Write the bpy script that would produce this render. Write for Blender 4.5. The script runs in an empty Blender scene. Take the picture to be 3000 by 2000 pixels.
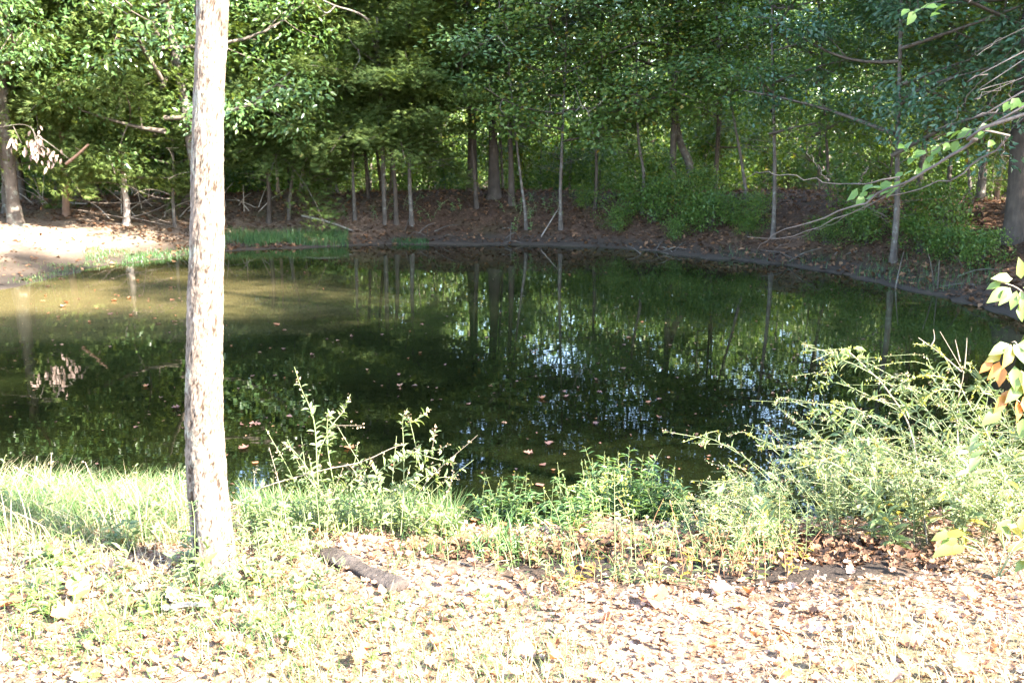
import bpy, math, random
import numpy as np
from mathutils import Vector, noise as mnoise

random.seed(7)
RNG = np.random.default_rng(7)
SC = bpy.context.scene
COL = SC.collection
R_ = math.radians

# ---------------------------------------------------------------- camera
CAM_Z, PITCH = 2.2, R_(11.8)
cam_d = bpy.data.cameras.new('camera')
cam = bpy.data.objects.new('camera', cam_d); COL.objects.link(cam)
cam.location = (0, 0, CAM_Z); cam.rotation_euler = (R_(90) - PITCH, 0, 0)
cam_d.sensor_width = 36; cam_d.lens = 35; cam_d.clip_start = .05; cam_d.clip_end = 600
cam_d.dof.use_dof = True; cam_d.dof.focus_distance = 5.2; cam_d.dof.aperture_fstop = 6.3
SC.camera = cam

# ---------------------------------------------------------------- sky and sun
SUN_EL = R_(37)
SUN_AZ = R_(-31)          # angle of the direction to the sun, from +X towards +Y
sdir = Vector((math.cos(SUN_EL) * math.cos(SUN_AZ), math.cos(SUN_EL) * math.sin(SUN_AZ), math.sin(SUN_EL)))
w = bpy.data.worlds.new('World'); SC.world = w; w.use_nodes = True
nt = w.node_tree
bg = nt.nodes['Background']; bg.inputs['Strength'].default_value = .15
sky = nt.nodes.new('ShaderNodeTexSky'); sky.sky_type = 'NISHITA'; sky.sun_disc = False
sky.sun_elevation = SUN_EL
sky.sun_rotation = math.pi / 2 - SUN_AZ
sky.altitude = 100; sky.air_density = 1.0; sky.dust_density = 1.0; sky.ozone_density = 1.0
nt.links.new(sky.outputs[0], bg.inputs['Color'])
sl = bpy.data.lights.new('sun', 'SUN'); sl.energy = 5.0; sl.angle = R_(.53); sl.color = (1, .93, .82)
so = bpy.data.objects.new('sun', sl); COL.objects.link(so)
so.rotation_euler = sdir.to_track_quat('Z', 'Y').to_euler()
so.location = sdir * 60

SC.view_settings.view_transform = 'Standard'; SC.view_settings.look = 'None'
SC.view_settings.gamma = 1; SC.view_settings.use_curve_mapping = False
SC.view_settings.exposure = 3.6
SC.render.engine = 'CYCLES'
cy = SC.cycles
cy.max_bounces = 7; cy.diffuse_bounces = 4; cy.glossy_bounces = 3; cy.transmission_bounces = 4
cy.transparent_max_bounces = 4; cy.caustics_reflective = False; cy.caustics_refractive = False
cy.sample_clamp_indirect = 6

# ---------------------------------------------------------------- helpers: pixels of a 2352x1568 view of the photo to places
F_PX = 2352 * 35 / 36
cp, sp = math.cos(PITCH), math.sin(PITCH)
CAM = np.array([0, 0, CAM_Z])
def ray(u, v):
    x = (u - 1176) / F_PX; y = -(v - 784) / F_PX
    return np.array([x, cp + y * sp, -sp + y * cp])
def P(u, v, Y):                                     # the point seen at u,v at distance Y
    d = ray(u, v); return CAM + d * (Y / d[1])
def depth(p): return p[1] * cp - (p[2] - CAM_Z) * sp
def Z0(u, v):
    d = ray(u, v); return (CAM + d * (-CAM_Z / d[2]))[:2]

def hash2(ix, iy, s=0):
    n = (ix * 374761393 + iy * 668265263 + s * 1274126177) & 0xFFFFFFFF
    n = ((n ^ (n >> 13)) * 1274126177) & 0xFFFFFFFF
    return ((n ^ (n >> 16)) & 0xFFFF) / 65535.0
def vnoise(x, y, s=0):
    x = np.asarray(x, float); y = np.asarray(y, float)
    ix = np.floor(x).astype(np.int64); iy = np.floor(y).astype(np.int64)
    fx = x - ix; fy = y - iy; fx = fx * fx * (3 - 2 * fx); fy = fy * fy * (3 - 2 * fy)
    a = hash2(ix, iy, s); b = hash2(ix + 1, iy, s); c = hash2(ix, iy + 1, s); d = hash2(ix + 1, iy + 1, s)
    return (a * (1 - fx) + b * fx) * (1 - fy) + (c * (1 - fx) + d * fx) * fy - .5
def sstep(a, b, x):
    t = np.clip((np.asarray(x, float) - a) / (b - a), 0, 1); return t * t * (3 - 2 * t)

# ---------------------------------------------------------------- the lie of the land
far_px = [(0, 668), (120, 640), (230, 612), (330, 600), (430, 585), (520, 577), (640, 572), (760, 566), (850, 563), (1000, 561),
          (1150, 562), (1300, 564), (1420, 570), (1520, 580), (1620, 592), (1720, 600), (1850, 615), (2000, 645), (2150, 680), (2352, 735)]
near_px = [(2100, 1185), (1800, 1200), (1560, 1208), (1400, 1212), (1250, 1216), (1100, 1222), (1000, 1216), (850, 1200), (700, 1190),
           (560, 1180), (400, 1165), (200, 1150), (0, 1140)]
POLY = np.array([Z0(*p) for p in far_px] + [(7.0, 10.3), (7.3, 8.5), (6.4, 6.8), (4.4, 5.9), (3.2, 5.5)] +
                [Z0(*p) for p in near_px] + [(-5, 6.4), (-7.5, 7.8), (-9, 10.2), (-9, 13)])
def sdf(x, y):
    x = np.asarray(x, float); y = np.asarray(y, float)
    best = np.full(x.shape, 1e9); inside = np.zeros(x.shape, bool)
    n = len(POLY)
    for i in range(n):
        ax, ay = POLY[i]; bx, by = POLY[(i + 1) % n]
        ex, ey = bx - ax, by - ay
        t = np.clip(((x - ax) * ex + (y - ay) * ey) / (ex * ex + ey * ey), 0, 1)
        dx = x - ax - ex * t; dy = y - ay - ey * t
        best = np.minimum(best, dx * dx + dy * dy)
        if ay != by:
            c = ((ay > y) != (by > y)) & (x < ex * (y - ay) / ey + ax)
            inside ^= c
    d = np.sqrt(best)
    return np.where(inside, -d, d)
def height(x, y):
    x = np.asarray(x, float); y = np.asarray(y, float)
    d = sdf(x, y) + .18 * vnoise(x * 1.7, y * 1.7, 1) + .16 * vnoise(x * 4.1, y * 4.1, 2)
    dp = np.maximum(d, 0)
    near = .03 * sstep(0, .2, d) + .62 * (1 - np.exp(-dp / 1.55))
    left = .72 * sstep(-.2, 5.0, dp) - .55 * sstep(6.2, 11, dp)
    mound = .86 * sstep(-.3, 2.7, dp) - .75 * sstep(3.2, 8.5, dp)
    rightb = .95 * sstep(-.3, 3.2, dp) - .7 * sstep(4.5, 10, dp)
    wl = sstep(-2.8, -5.2, x); wr = sstep(3.5, 6, x)
    far = mound * (1 - wl) * (1 - wr) + left * wl + rightb * wr * (1 - wl)
    k = sstep(5.8, 8.5, y + .25 * np.maximum(x - 4, 0) * 0)
    h = near * (1 - k) + far * k
    bump = .10 * vnoise(x * .7, y * .7, 3) + .05 * vnoise(x * 1.9, y * 1.9, 4) + .025 * vnoise(x * 5, y * 5, 5)
    h = h + bump * sstep(.1, 1.5, dp)
    h = np.where(d > 0, np.maximum(h, .012 + .05 * np.minimum(dp, 1)), -.6 * (1 - np.exp(-np.abs(d) / .8)) + .0)
    return h
def hz(x, y): return float(height(np.array([x]), np.array([y]))[0])
def G(u, v):                                        # where the sight line at u,v meets the ground
    d = ray(u, v); t = np.linspace(1.5, 60, 2400) if d[2] > -.08 else np.linspace(1.5, -3.2 / d[2], 1500)
    pts = CAM + d[None] * t[:, None]
    h = np.maximum(height(pts[:, 0], pts[:, 1]), 0)
    i = np.argmax(pts[:, 2] <= h)
    if pts[i, 2] > h[i]: i = len(t) - 1
    return np.array([pts[i, 0], pts[i, 1], h[i]])

# ---------------------------------------------------------------- helpers: meshes and objects
def tag(o, label=None, cat=None, group=None, kind=None):
    if label: o['label'] = label
    if cat: o['category'] = cat
    if group: o['group'] = group
    if kind: o['kind'] = kind
    return o
def mesh_of(name, v, faces, mats, smooth=False, midx=None):
    """faces: list of int arrays (n,k)"""
    me = bpy.data.meshes.new(name)
    v = np.asarray(v, np.float32); faces = [np.asarray(f, np.int32) for f in faces if len(f)]
    me.vertices.add(len(v)); me.vertices.foreach_set('co', v.ravel())
    nl = sum(f.size for f in faces); npoly = sum(len(f) for f in faces)
    me.loops.add(nl); me.loops.foreach_set('vertex_index', np.concatenate([f.ravel() for f in faces]))
    me.polygons.add(npoly)
    tot = np.concatenate([np.full(len(f), f.shape[1], np.int32) for f in faces])
    start = np.concatenate([[0], np.cumsum(tot)[:-1]]).astype(np.int32)
    me.polygons.foreach_set('loop_start', start); me.polygons.foreach_set('loop_total', tot)
    if smooth: me.polygons.foreach_set('use_smooth', np.ones(npoly, bool))
    for m in (mats if isinstance(mats, (list, tuple)) else [mats]): me.materials.append(m)
    if midx is not None: me.polygons.foreach_set('material_index', np.asarray(midx, np.int32))
    me.update(calc_edges=True)
    return me
def link(name, me, parent=None, loc=None):
    o = bpy.data.objects.new(name, me); COL.objects.link(o)
    if parent: o.parent = parent
    if loc is not None: o.location = [float(c) for c in loc]
    return o
def empty(name, loc=(0, 0, 0), rz=0):
    o = bpy.data.objects.new(name, None); COL.objects.link(o)
    o.location = [float(c) for c in loc]; o.rotation_euler.z = rz; o.empty_display_size = .1
    return o
def nrm(a): return a / np.maximum(np.linalg.norm(a, axis=-1, keepdims=True), 1e-9)

class Acc:                                          # gathers tubes and scattered pieces for one mesh
    def __init__(s): s.v = []; s.f = {}; s.n = 0
    def add(s, v, f):
        f = np.asarray(f, np.int32); s.v.append(np.asarray(v, float)); s.f.setdefault(f.shape[1], []).append(f + s.n); s.n += len(v)
    def tube(s, path, rad, sides=5, cap=True):
        p = np.asarray(path, float); n = len(p); r = np.broadcast_to(np.asarray(rad, float), (n,))
        t = nrm(np.gradient(p, axis=0))
        ref = np.array([0, 0, 1.0]) if abs(t[0][2]) < .9 else np.array([1.0, 0, 0])
        a = nrm(np.cross(t, ref)); b = np.cross(t, a)
        ang = np.linspace(0, 2 * np.pi, sides, endpoint=False)
        v = p[:, None] + r[:, None, None] * (a[:, None] * np.cos(ang)[None, :, None] + b[:, None] * np.sin(ang)[None, :, None])
        i = np.arange(n - 1)[:, None] * sides; j = np.arange(sides)[None]; jn = (j + 1) % sides
        f = np.stack([i + j, i + jn, i + sides + jn, i + sides + j], -1).reshape(-1, 4)
        s.add(v.reshape(-1, 3), f)
    def scatter(s, tv, tf, pos, axis, normal, size, width=None):
        pos = np.asarray(pos, float); y = nrm(np.asarray(axis, float))
        z = np.asarray(normal, float); z = nrm(z - (z * y).sum(-1, keepdims=True) * y); x = np.cross(y, z)
        size = np.broadcast_to(np.asarray(size, float), (len(pos),)); wd = size if width is None else np.broadcast_to(np.asarray(width, float), (len(pos),))
        tv = np.asarray(tv, float)
        v = pos[:, None] + tv[None, :, 0:1] * wd[:, None, None] * x[:, None] + tv[None, :, 1:2] * size[:, None, None] * y[:, None] + tv[None, :, 2:3] * size[:, None, None] * z[:, None]
        k = len(tv)
        f = (np.asarray(tf)[None] + (np.arange(len(pos)) * k)[:, None, None]).reshape(-1, np.asarray(tf).shape[1])
        s.add(v.reshape(-1, 3), f)
    def mesh(s, name, mats, smooth=False):
        return mesh_of(name, np.concatenate(s.v), [np.concatenate(x) for x in s.f.values()], mats, smooth)

def rdir(n, up=0.0, spread=1.0):
    d = RNG.normal(size=(n, 3)) * spread; d[:, 2] += up; return nrm(d)
def curve(pts, n=12):                               # smooth line through points
    p = np.asarray(pts, float)
    if len(p) == 2: return p[0] + (p[1] - p[0]) * np.linspace(0, 1, n)[:, None]
    q = np.vstack([2 * p[0] - p[1], p, 2 * p[-1] - p[-2]]); out = []
    seg = len(p) - 1
    for s_ in np.linspace(0, seg, n):
        i = min(int(s_), seg - 1); t = s_ - i
        a, b, c, d = q[i], q[i + 1], q[i + 2], q[i + 3]
        out.append(.5 * ((2 * b) + (c - a) * t + (2 * a - 5 * b + 4 * c - d) * t * t + (3 * b - a - 3 * c + d) * t ** 3))
    return np.array(out)

# leaf shapes: base at the origin, pointing +Y, one unit long
LEAF_V = [(0, 0, 0), (-.5, .45, .10), (0, .5, -.02), (.5, .45, .10), (0, 1, -.10)]
LEAF_F = [(0, 2, 1), (0, 3, 2), (1, 2, 4), (2, 3, 4)]
LANCE_V = [(0, 0, 0), (-.5, .3, .05), (0, .32, -.03), (.5, .3, .05), (-.42, .65, .02), (0, .66, -.08), (.42, .65, .02), (0, 1, -.2)]
LANCE_F = [(0, 2, 1), (0, 3, 2), (1, 2, 5), (1, 5, 4), (2, 3, 6), (2, 6, 5), (4, 5, 7), (5, 6, 7)]
def lobed(curl, lobes=((.10, .12), (.34, .30), (.14, .42), (.44, .58), (.16, .70), (.26, .82)), fold=.1):
    v = [(0, 0, 0)] + [(0, .25, -fold * .3), (0, .5, -fold * .5), (0, .75, -fold * .3), (0, 1, 0)]
    f = []; n0 = len(v)
    for sgn in (-1, 1):
        k = len(v)
        for (x, y) in lobes: v.append((sgn * x, y, fold * x * 2))
        m = [0, 1, 1, 2, 2, 3, 3]; prev = 0; seq = [0] + list(range(k, k + len(lobes))) + [4]
        mids = [0, 1, 1, 2, 2, 3, 3, 4]
        for i in range(len(seq) - 1):
            a, b = seq[i], seq[i + 1]; c = mids[min(i + 1, 6)]; c0 = mids[i]
            if c != a and c != b: f.append((a, b, c) if sgn > 0 else (a, c, b))
            if c0 != c and c0 != a and i > 0: f.append((a, c, c0) if sgn > 0 else (a, c0, c))
    v = np.array(v, float); yy = v[:, 1] - .5
    v[:, 2] += curl * (yy ** 2 * 1.6 + v[:, 0] ** 2 * 1.2) + .06 * np.sin(v[:, 0] * 9 + yy * 7)
    v[:, 1] = .5 + yy * (1 - .25 * abs(curl))
    return v, f
SPRAY_V, SPRAY_F = [], []
for a_, l_, z_ in ((0, 1, 0), (.5, .75, .08), (-.5, .75, -.08), (1.0, .5, -.05), (-1.0, .5, .1), (.25, .9, .18), (-.25, .85, -.2)):
    k_ = len(SPRAY_V); y0 = .12 * (1 - l_)
    dx, dy = math.sin(a_), math.cos(a_)
    SPRAY_V += [(-dy * .06, y0 + dx * .06, 0), (dy * .06, y0 - dx * .06, .02), (dx * l_, y0 + dy * l_, z_)]
    SPRAY_F.append((k_, k_ + 1, k_ + 2))

# ---------------------------------------------------------------- materials
def new_mat(name):
    m = bpy.data.materials.new(name); m.use_nodes = True; n = m.node_tree; n.nodes.clear()
    out = n.nodes.new('ShaderNodeOutputMaterial'); return m, n, out
def ramp(n, fac, stops, interp='LINEAR'):
    r = n.nodes.new('ShaderNodeValToRGB'); r.color_ramp.interpolation = interp
    el = r.color_ramp.elements
    while len(el) < len(stops): el.new(.5)
    for e, (p, c) in zip(el, stops): e.position = p; e.color = (*c, 1)
    n.links.new(fac, r.inputs[0]); return r.outputs[0]
def noise_tex(n, scale, detail=4, vec=None, rough=.55, dim='3D'):
    t = n.nodes.new('ShaderNodeTexNoise'); t.inputs['Scale'].default_value = scale; t.inputs['Detail'].default_value = detail
    t.inputs['Roughness'].default_value = rough
    if vec is not None: n.links.new(vec, t.inputs['Vector'])
    return t.outputs['Fac']
def mix(n, fac, a, b, typ='MIX'):
    m = n.nodes.new('ShaderNodeMix'); m.data_type = 'RGBA'; m.blend_type = typ
    for sock, val in ((m.inputs[0], fac), (m.inputs[6], a), (m.inputs[7], b)):
        if isinstance(val, (int, float)): sock.default_value = val
        elif isinstance(val, tuple): sock.default_value = (*val, 1)
        else: n.links.new(val, sock)
    return m.outputs[2]
def leaf_mat(name, stops, trans=.35, tcol=(1.25, 1.2, .55), rough=.42, spec=.5):
    """colour differs leaf by leaf; some light passes through"""
    m, n, out = new_mat(name)
    g = n.nodes.new('ShaderNodeNewGeometry'); oi = n.nodes.new('ShaderNodeObjectInfo')
    ad = n.nodes.new('ShaderNodeMath'); ad.operation = 'MULTIPLY_ADD'; ad.inputs[1].default_value = .16; n.links.new(oi.outputs['Random'], ad.inputs[0])
    mu = n.nodes.new('ShaderNodeMath'); mu.operation = 'MULTIPLY'; mu.inputs[1].default_value = .84; n.links.new(g.outputs['Random Per Island'], mu.inputs[0])
    n.links.new(mu.outputs[0], ad.inputs[2])
    c = ramp(n, ad.outputs[0], stops)
    b = n.nodes.new('ShaderNodeBsdfPrincipled'); n.links.new(c, b.inputs['Base Color'])
    b.inputs['Roughness'].default_value = rough; b.inputs['Specular IOR Level'].default_value = spec
    t = n.nodes.new('ShaderNodeBsdfTranslucent'); n.links.new(mix(n, 1.0, c, tcol, 'MULTIPLY'), t.inputs['Color'])
    ms = n.nodes.new('ShaderNodeMixShader'); ms.inputs[0].default_value = trans
    n.links.new(b.outputs[0], ms.inputs[1]); n.links.new(t.outputs[0], ms.inputs[2]); n.links.new(ms.outputs[0], out.inputs['Surface'])
    return m
def bark_mat(name, c1, c2, c3, scale=18, bump=.5, lichen=None, stretch=.18):
    m, n, out = new_mat(name)
    tc = n.nodes.new('ShaderNodeTexCoord'); mp = n.nodes.new('ShaderNodeMapping'); mp.inputs['Scale'].default_value = (1, 1, stretch)
    n.links.new(tc.outputs['Object'], mp.inputs['Vector'])
    f1 = noise_tex(n, scale, 6, mp.outputs[0], .65); f2 = noise_tex(n, scale * .25, 3, tc.outputs['Object'])
    c = ramp(n, f1, [(.3, c1), (.55, c2), (.75, c3)])
    c = mix(n, .5, c, ramp(n, f2, [(.3, c1), (.7, c3)]))
    if lichen:
        f3 = noise_tex(n, 9, 6, tc.outputs['Object'], .7)
        c = mix(n, ramp(n, f3, [(.54, (0, 0, 0)), (.62, (.75, .75, .75))]), c, lichen)
    b = n.nodes.new('ShaderNodeBsdfPrincipled'); n.links.new(c, b.inputs['Base Color']); b.inputs['Roughness'].default_value = .9
    b.inputs['Specular IOR Level'].default_value = .2
    bp = n.nodes.new('ShaderNodeBump'); bp.inputs['Strength'].default_value = bump; bp.inputs['Distance'].default_value = .02
    n.links.new(f1, bp.inputs['Height']); n.links.new(bp.outputs[0], b.inputs['Normal']); n.links.new(b.outputs[0], out.inputs['Surface'])
    return m

M = {}
M['oak'] = leaf_mat('oak_leaf', [(0, (0.0605, 0.121, 0.0418)), (0.45, (0.0825, 0.154, 0.0495)), (0.9, (0.121, 0.1815, 0.0495)), (0.97, (0.22, 0.187, 0.033)), (1, (0.22, 0.099, 0.033))], 0.42, rough=.3, spec=.7)
M['oak_shade'] = leaf_mat('shaded_oak_leaf', [(0, (0.0432, 0.1013, 0.0513)), (0.5, (0.0607, 0.1283, 0.0607)), (0.95, (0.081, 0.1485, 0.0607)), (1, (0.216, 0.1755, 0.0405))], 0.36, rough=.34, spec=.7)  # bluish skylight and shade painted into these leaf colours
M['maple'] = leaf_mat('maple_leaf', [(0, (0.06, 0.12, 0.0264)), (0.5, (0.096, 0.162, 0.03)), (0.9, (0.144, 0.192, 0.036)), (1, (0.288, 0.204, 0.024))], 0.48, rough=.45)
M['cedar'] = leaf_mat('cedar_spray', [(0, (0.069, 0.115, 0.0322)), (0.5, (0.0978, 0.1437, 0.0368)), (0.92, (0.138, 0.1725, 0.046)), (1, (0.1725, 0.1265, 0.0575))], 0.4, rough=.6, spec=.3)
M['cedar_dark'] = leaf_mat('dark_cedar_spray', [(0, (.025, .055, .022)), (.6, (.04, .075, .025)), (1, (.07, .09, .03))], .25, rough=.6, spec=.3)
M['shrub'] = leaf_mat('shrub_leaf', [(0, (0.05, 0.1125, 0.025)), (0.55, (0.0938, 0.1625, 0.0312)), (0.92, (0.15, 0.2125, 0.0375)), (1, (0.3, 0.2375, 0.0375))], 0.48)
M['weed'] = leaf_mat('weed_leaf', [(0, (.10, .15, .06)), (.5, (.16, .21, .085)), (.9, (.24, .27, .13)), (.97, (.34, .24, .05)), (1, (.3, .15, .05))], .35, rough=.45)
M['weed_blue'] = leaf_mat('smartweed_leaf', [(0, (.07, .14, .05)), (.6, (.11, .19, .06)), (1, (.18, .24, .08))], .38)
M['broad'] = leaf_mat('broad_weed_leaf', [(0, (.10, .17, .04)), (.6, (.15, .21, .05)), (1, (.22, .24, .06))], .4)
M['orange_leaf'] = leaf_mat('turned_leaf', [(0, (.35, .13, .03)), (1, (.42, .2, .05))], .4, (1.2, .9, .5))
M['yellow_leaf'] = leaf_mat('yellowing_leaf', [(0, (.28, .24, .04)), (1, (.36, .28, .05))], .4, (1.2, 1.1, .5))
M['lime'] = leaf_mat('lime_leaf', [(0, (.075, .15, .03)), (1, (.13, .21, .04))], .45, rough=.45)
M['grass'] = leaf_mat('grass_blade', [(0, (.045, .10, .028)), (.5, (.075, .14, .036)), (.85, (.12, .17, .05)), (1, (.28, .23, .11))], .35, rough=.5)
M['bank_grass'] = leaf_mat('bank_grass_blade', [(0, (.04, .10, .035)), (.7, (.06, .13, .04)), (1, (.14, .2, .06))], .35)
M['straw'] = leaf_mat('straw_blade', [(0, (.32, .26, .14)), (1, (.48, .4, .25))], .25, (1, .9, .7), rough=.6)
M['red_stem'] = leaf_mat('red_stem', [(0, (.3, .12, .07)), (1, (.36, .2, .1))], .1, rough=.6)
M['green_stem'] = leaf_mat('green_stem', [(0, (.14, .18, .07)), (1, (.2, .22, .1))], .05, rough=.6)
M['pale_stem'] = leaf_mat('pale_stem', [(0, (.19, .15, .11)), (1, (.25, .2, .14))], .05, rough=.7)
M['seed'] = leaf_mat('seed_husk', [(0, (.24, .16, .09)), (1, (.42, .32, .2))], .15, rough=.7)
M['bloom'] = leaf_mat('goldenrod_bud', [(0, (.3, .3, .06)), (.6, (.42, .38, .06)), (1, (.3, .34, .1))], .3, rough=.6)
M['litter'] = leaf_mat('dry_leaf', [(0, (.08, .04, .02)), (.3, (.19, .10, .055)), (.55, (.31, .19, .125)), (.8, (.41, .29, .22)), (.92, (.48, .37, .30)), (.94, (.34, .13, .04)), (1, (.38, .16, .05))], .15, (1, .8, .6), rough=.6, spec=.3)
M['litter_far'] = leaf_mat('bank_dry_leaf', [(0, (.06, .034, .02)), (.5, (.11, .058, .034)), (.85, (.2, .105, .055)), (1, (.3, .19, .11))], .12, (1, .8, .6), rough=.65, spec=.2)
M['brown_leaf'] = leaf_mat('brown_fallen_leaf', [(0, (.2, .09, .045)), (.5, (.3, .16, .09)), (1, (.4, .26, .17))], .2, (1, .8, .6), rough=.5, spec=.4)
M['red_leaf'] = leaf_mat('rust_fallen_leaf', [(0, (.30, .11, .05)), (1, (.38, .18, .08))], .25, (1.1, .8, .5), rough=.5)
M['tan_leaf'] = leaf_mat('tan_fallen_leaf', [(0, (.32, .22, .15)), (1, (.42, .31, .22))], .2, (1, .85, .7), rough=.6)
M['wet_leaf'] = leaf_mat('wet_floating_leaf', [(0, (.10, .045, .028)), (.6, (.16, .08, .055)), (1, (.22, .13, .09))], .1, (1, .8, .6), rough=.45, spec=.4)
M['dead_cluster'] = leaf_mat('dead_hanging_leaf', [(0, (.22, .15, .12)), (1, (.34, .25, .21))], .2, (1, .85, .7), rough=.6)
M['bark_near'] = bark_mat('flaky_bark', (.06, .046, .036), (.125, .098, .078), (.21, .175, .145), 55, .65, (.19, .195, .16), .5)
M['bark_red'] = bark_mat('cedar_bark', (.09, .05, .035), (.17, .10, .07), (.28, .19, .14), 30, .5, None, .12)
M['bark_grey'] = bark_mat('grey_bark', (.045, .036, .03), (.09, .072, .06), (.16, .135, .115), 24, .6, (.19, .2, .17), .2)
M['bark_dark'] = bark_mat('dark_bark', (.035, .028, .022), (.065, .05, .04), (.11, .085, .07), 20, .6, None, .2)
M['bark_pale'] = bark_mat('peeling_pale_bark', (.16, .12, .10), (.3, .24, .2), (.46, .4, .36), 16, .8, None, .35)
M['dead_wood'] = bark_mat('dead_wood', (.2, .16, .13), (.3, .26, .22), (.42, .37, .32), 30, .4, None, .3)
M['log'] = bark_mat('weathered_log', (.02, .015, .012), (.048, .037, .03), (.095, .078, .068), 40, 1.0, None, .5)
M['limb'] = bark_mat('limb_bark', (.06, .045, .035), (.11, .085, .07), (.19, .16, .13), 30, .4)
M['twig'] = bark_mat('twig_bark', (.045, .037, .031), (.085, .07, .062), (.14, .12, .11), 40, .3)

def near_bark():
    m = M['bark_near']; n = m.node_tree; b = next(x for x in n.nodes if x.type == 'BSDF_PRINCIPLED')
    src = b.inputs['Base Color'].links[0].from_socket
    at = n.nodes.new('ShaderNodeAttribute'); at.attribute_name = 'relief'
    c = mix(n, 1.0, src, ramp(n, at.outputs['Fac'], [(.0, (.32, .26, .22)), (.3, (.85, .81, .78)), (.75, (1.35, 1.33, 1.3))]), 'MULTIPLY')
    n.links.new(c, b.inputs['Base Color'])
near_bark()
def ground_mat():
    m, n, out = new_mat('leaf_strewn_soil')
    g = n.nodes.new('ShaderNodeNewGeometry'); pos = g.outputs['Position']
    vo = n.nodes.new('ShaderNodeTexVoronoi'); vo.inputs['Scale'].default_value = 17; n.links.new(pos, vo.inputs['Vector'])
    vo2 = n.nodes.new('ShaderNodeTexVoronoi'); vo2.inputs['Scale'].default_value = 43; n.links.new(pos, vo2.inputs['Vector'])
    sx = n.nodes.new('ShaderNodeSeparateColor'); n.links.new(vo.outputs['Color'], sx.inputs[0])
    sx2 = n.nodes.new('ShaderNodeSeparateColor'); n.links.new(vo2.outputs['Color'], sx2.inputs[0])
    browns = [(0, (.075, .046, .028)), (.3, (.13, .08, .05)), (.6, (.2, .13, .085)), (.85, (.29, .2, .14)), (1, (.36, .26, .19))]
    c = mix(n, .5, ramp(n, sx.outputs[0], browns), ramp(n, sx2.outputs[1], browns))
    f = noise_tex(n, 1.1, 5, pos); f2 = noise_tex(n, 60, 4, pos)
    c = mix(n, ramp(n, f, [(.5, (0, 0, 0)), (.68, (.55, .55, .55))]), c, (.085, .10, .035))
    dv = n.nodes.new('ShaderNodeVectorMath'); dv.operation = 'DISTANCE'; dv.inputs[1].default_value = (-8.5, 16.6, .4); n.links.new(pos, dv.inputs[0])
    beach = n.nodes.new('ShaderNodeMapRange'); beach.inputs[1].default_value = 5.5; beach.inputs[2].default_value = 2.2; n.links.new(dv.outputs['Value'], beach.inputs[0])
    c = mix(n, beach.outputs[0], c, mix(n, .3, (.34, .24, .17), c))       # bare sandy earth of the beach
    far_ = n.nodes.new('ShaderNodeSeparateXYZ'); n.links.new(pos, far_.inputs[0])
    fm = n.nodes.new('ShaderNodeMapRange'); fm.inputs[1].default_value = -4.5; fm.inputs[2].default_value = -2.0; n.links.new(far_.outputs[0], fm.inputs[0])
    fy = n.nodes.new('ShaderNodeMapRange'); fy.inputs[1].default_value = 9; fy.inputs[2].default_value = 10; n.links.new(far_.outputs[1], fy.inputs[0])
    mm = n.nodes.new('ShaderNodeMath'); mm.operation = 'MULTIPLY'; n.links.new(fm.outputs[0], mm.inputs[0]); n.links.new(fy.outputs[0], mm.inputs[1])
    c = mix(n, mm.outputs[0], c, mix(n, 1.0, c, (.42, .36, .33), 'MULTIPLY'))   # darker brown over the far bank right of the beach
    dm = n.nodes.new('ShaderNodeVectorMath'); dm.operation = 'DISTANCE'; dm.inputs[1].default_value = MUD_SHADE
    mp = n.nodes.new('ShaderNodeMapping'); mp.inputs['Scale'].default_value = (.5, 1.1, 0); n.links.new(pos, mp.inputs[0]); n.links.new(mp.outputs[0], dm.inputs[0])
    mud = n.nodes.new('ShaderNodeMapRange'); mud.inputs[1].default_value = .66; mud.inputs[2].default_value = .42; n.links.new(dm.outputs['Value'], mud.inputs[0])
    c = mix(n, mud.outputs[0], c, (.028, .020, .015))                       # damp soil, painted darker still for the thicket's shadow
    sz = n.nodes.new('ShaderNodeSeparateXYZ'); n.links.new(pos, sz.inputs[0])
    wet = n.nodes.new('ShaderNodeMapRange'); wet.inputs[1].default_value = .03; wet.inputs[2].default_value = .2
    n.links.new(sz.outputs[2], wet.inputs[0])
    c = mix(n, ramp(n, wet.outputs[0], [(0, (1, 1, 1)), (.5, (.75, .75, .75)), (1, (0, 0, 0))]), c, (.055, .042, .032))
    c = mix(n, .5, c, ramp(n, f2, [(.3, (.5, .5, .5)), (.7, (1.1, 1.1, 1.1))]), 'MULTIPLY')
    b = n.nodes.new('ShaderNodeBsdfPrincipled'); n.links.new(c, b.inputs['Base Color']); b.inputs['Roughness'].default_value = .9
    b.inputs['Specular IOR Level'].default_value = .2
    bp = n.nodes.new('ShaderNodeBump'); bp.inputs['Strength'].default_value = .6; bp.inputs['Distance'].default_value = .03
    n.links.new(f2, bp.inputs['Height']); n.links.new(bp.outputs[0], b.inputs['Normal']); n.links.new(b.outputs[0], out.inputs['Surface'])
    return m
_m = G(1600, 1275); MUD_SHADE = (_m[0] * .5, _m[1] * 1.1, 0)
M['ground'] = ground_mat()
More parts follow.
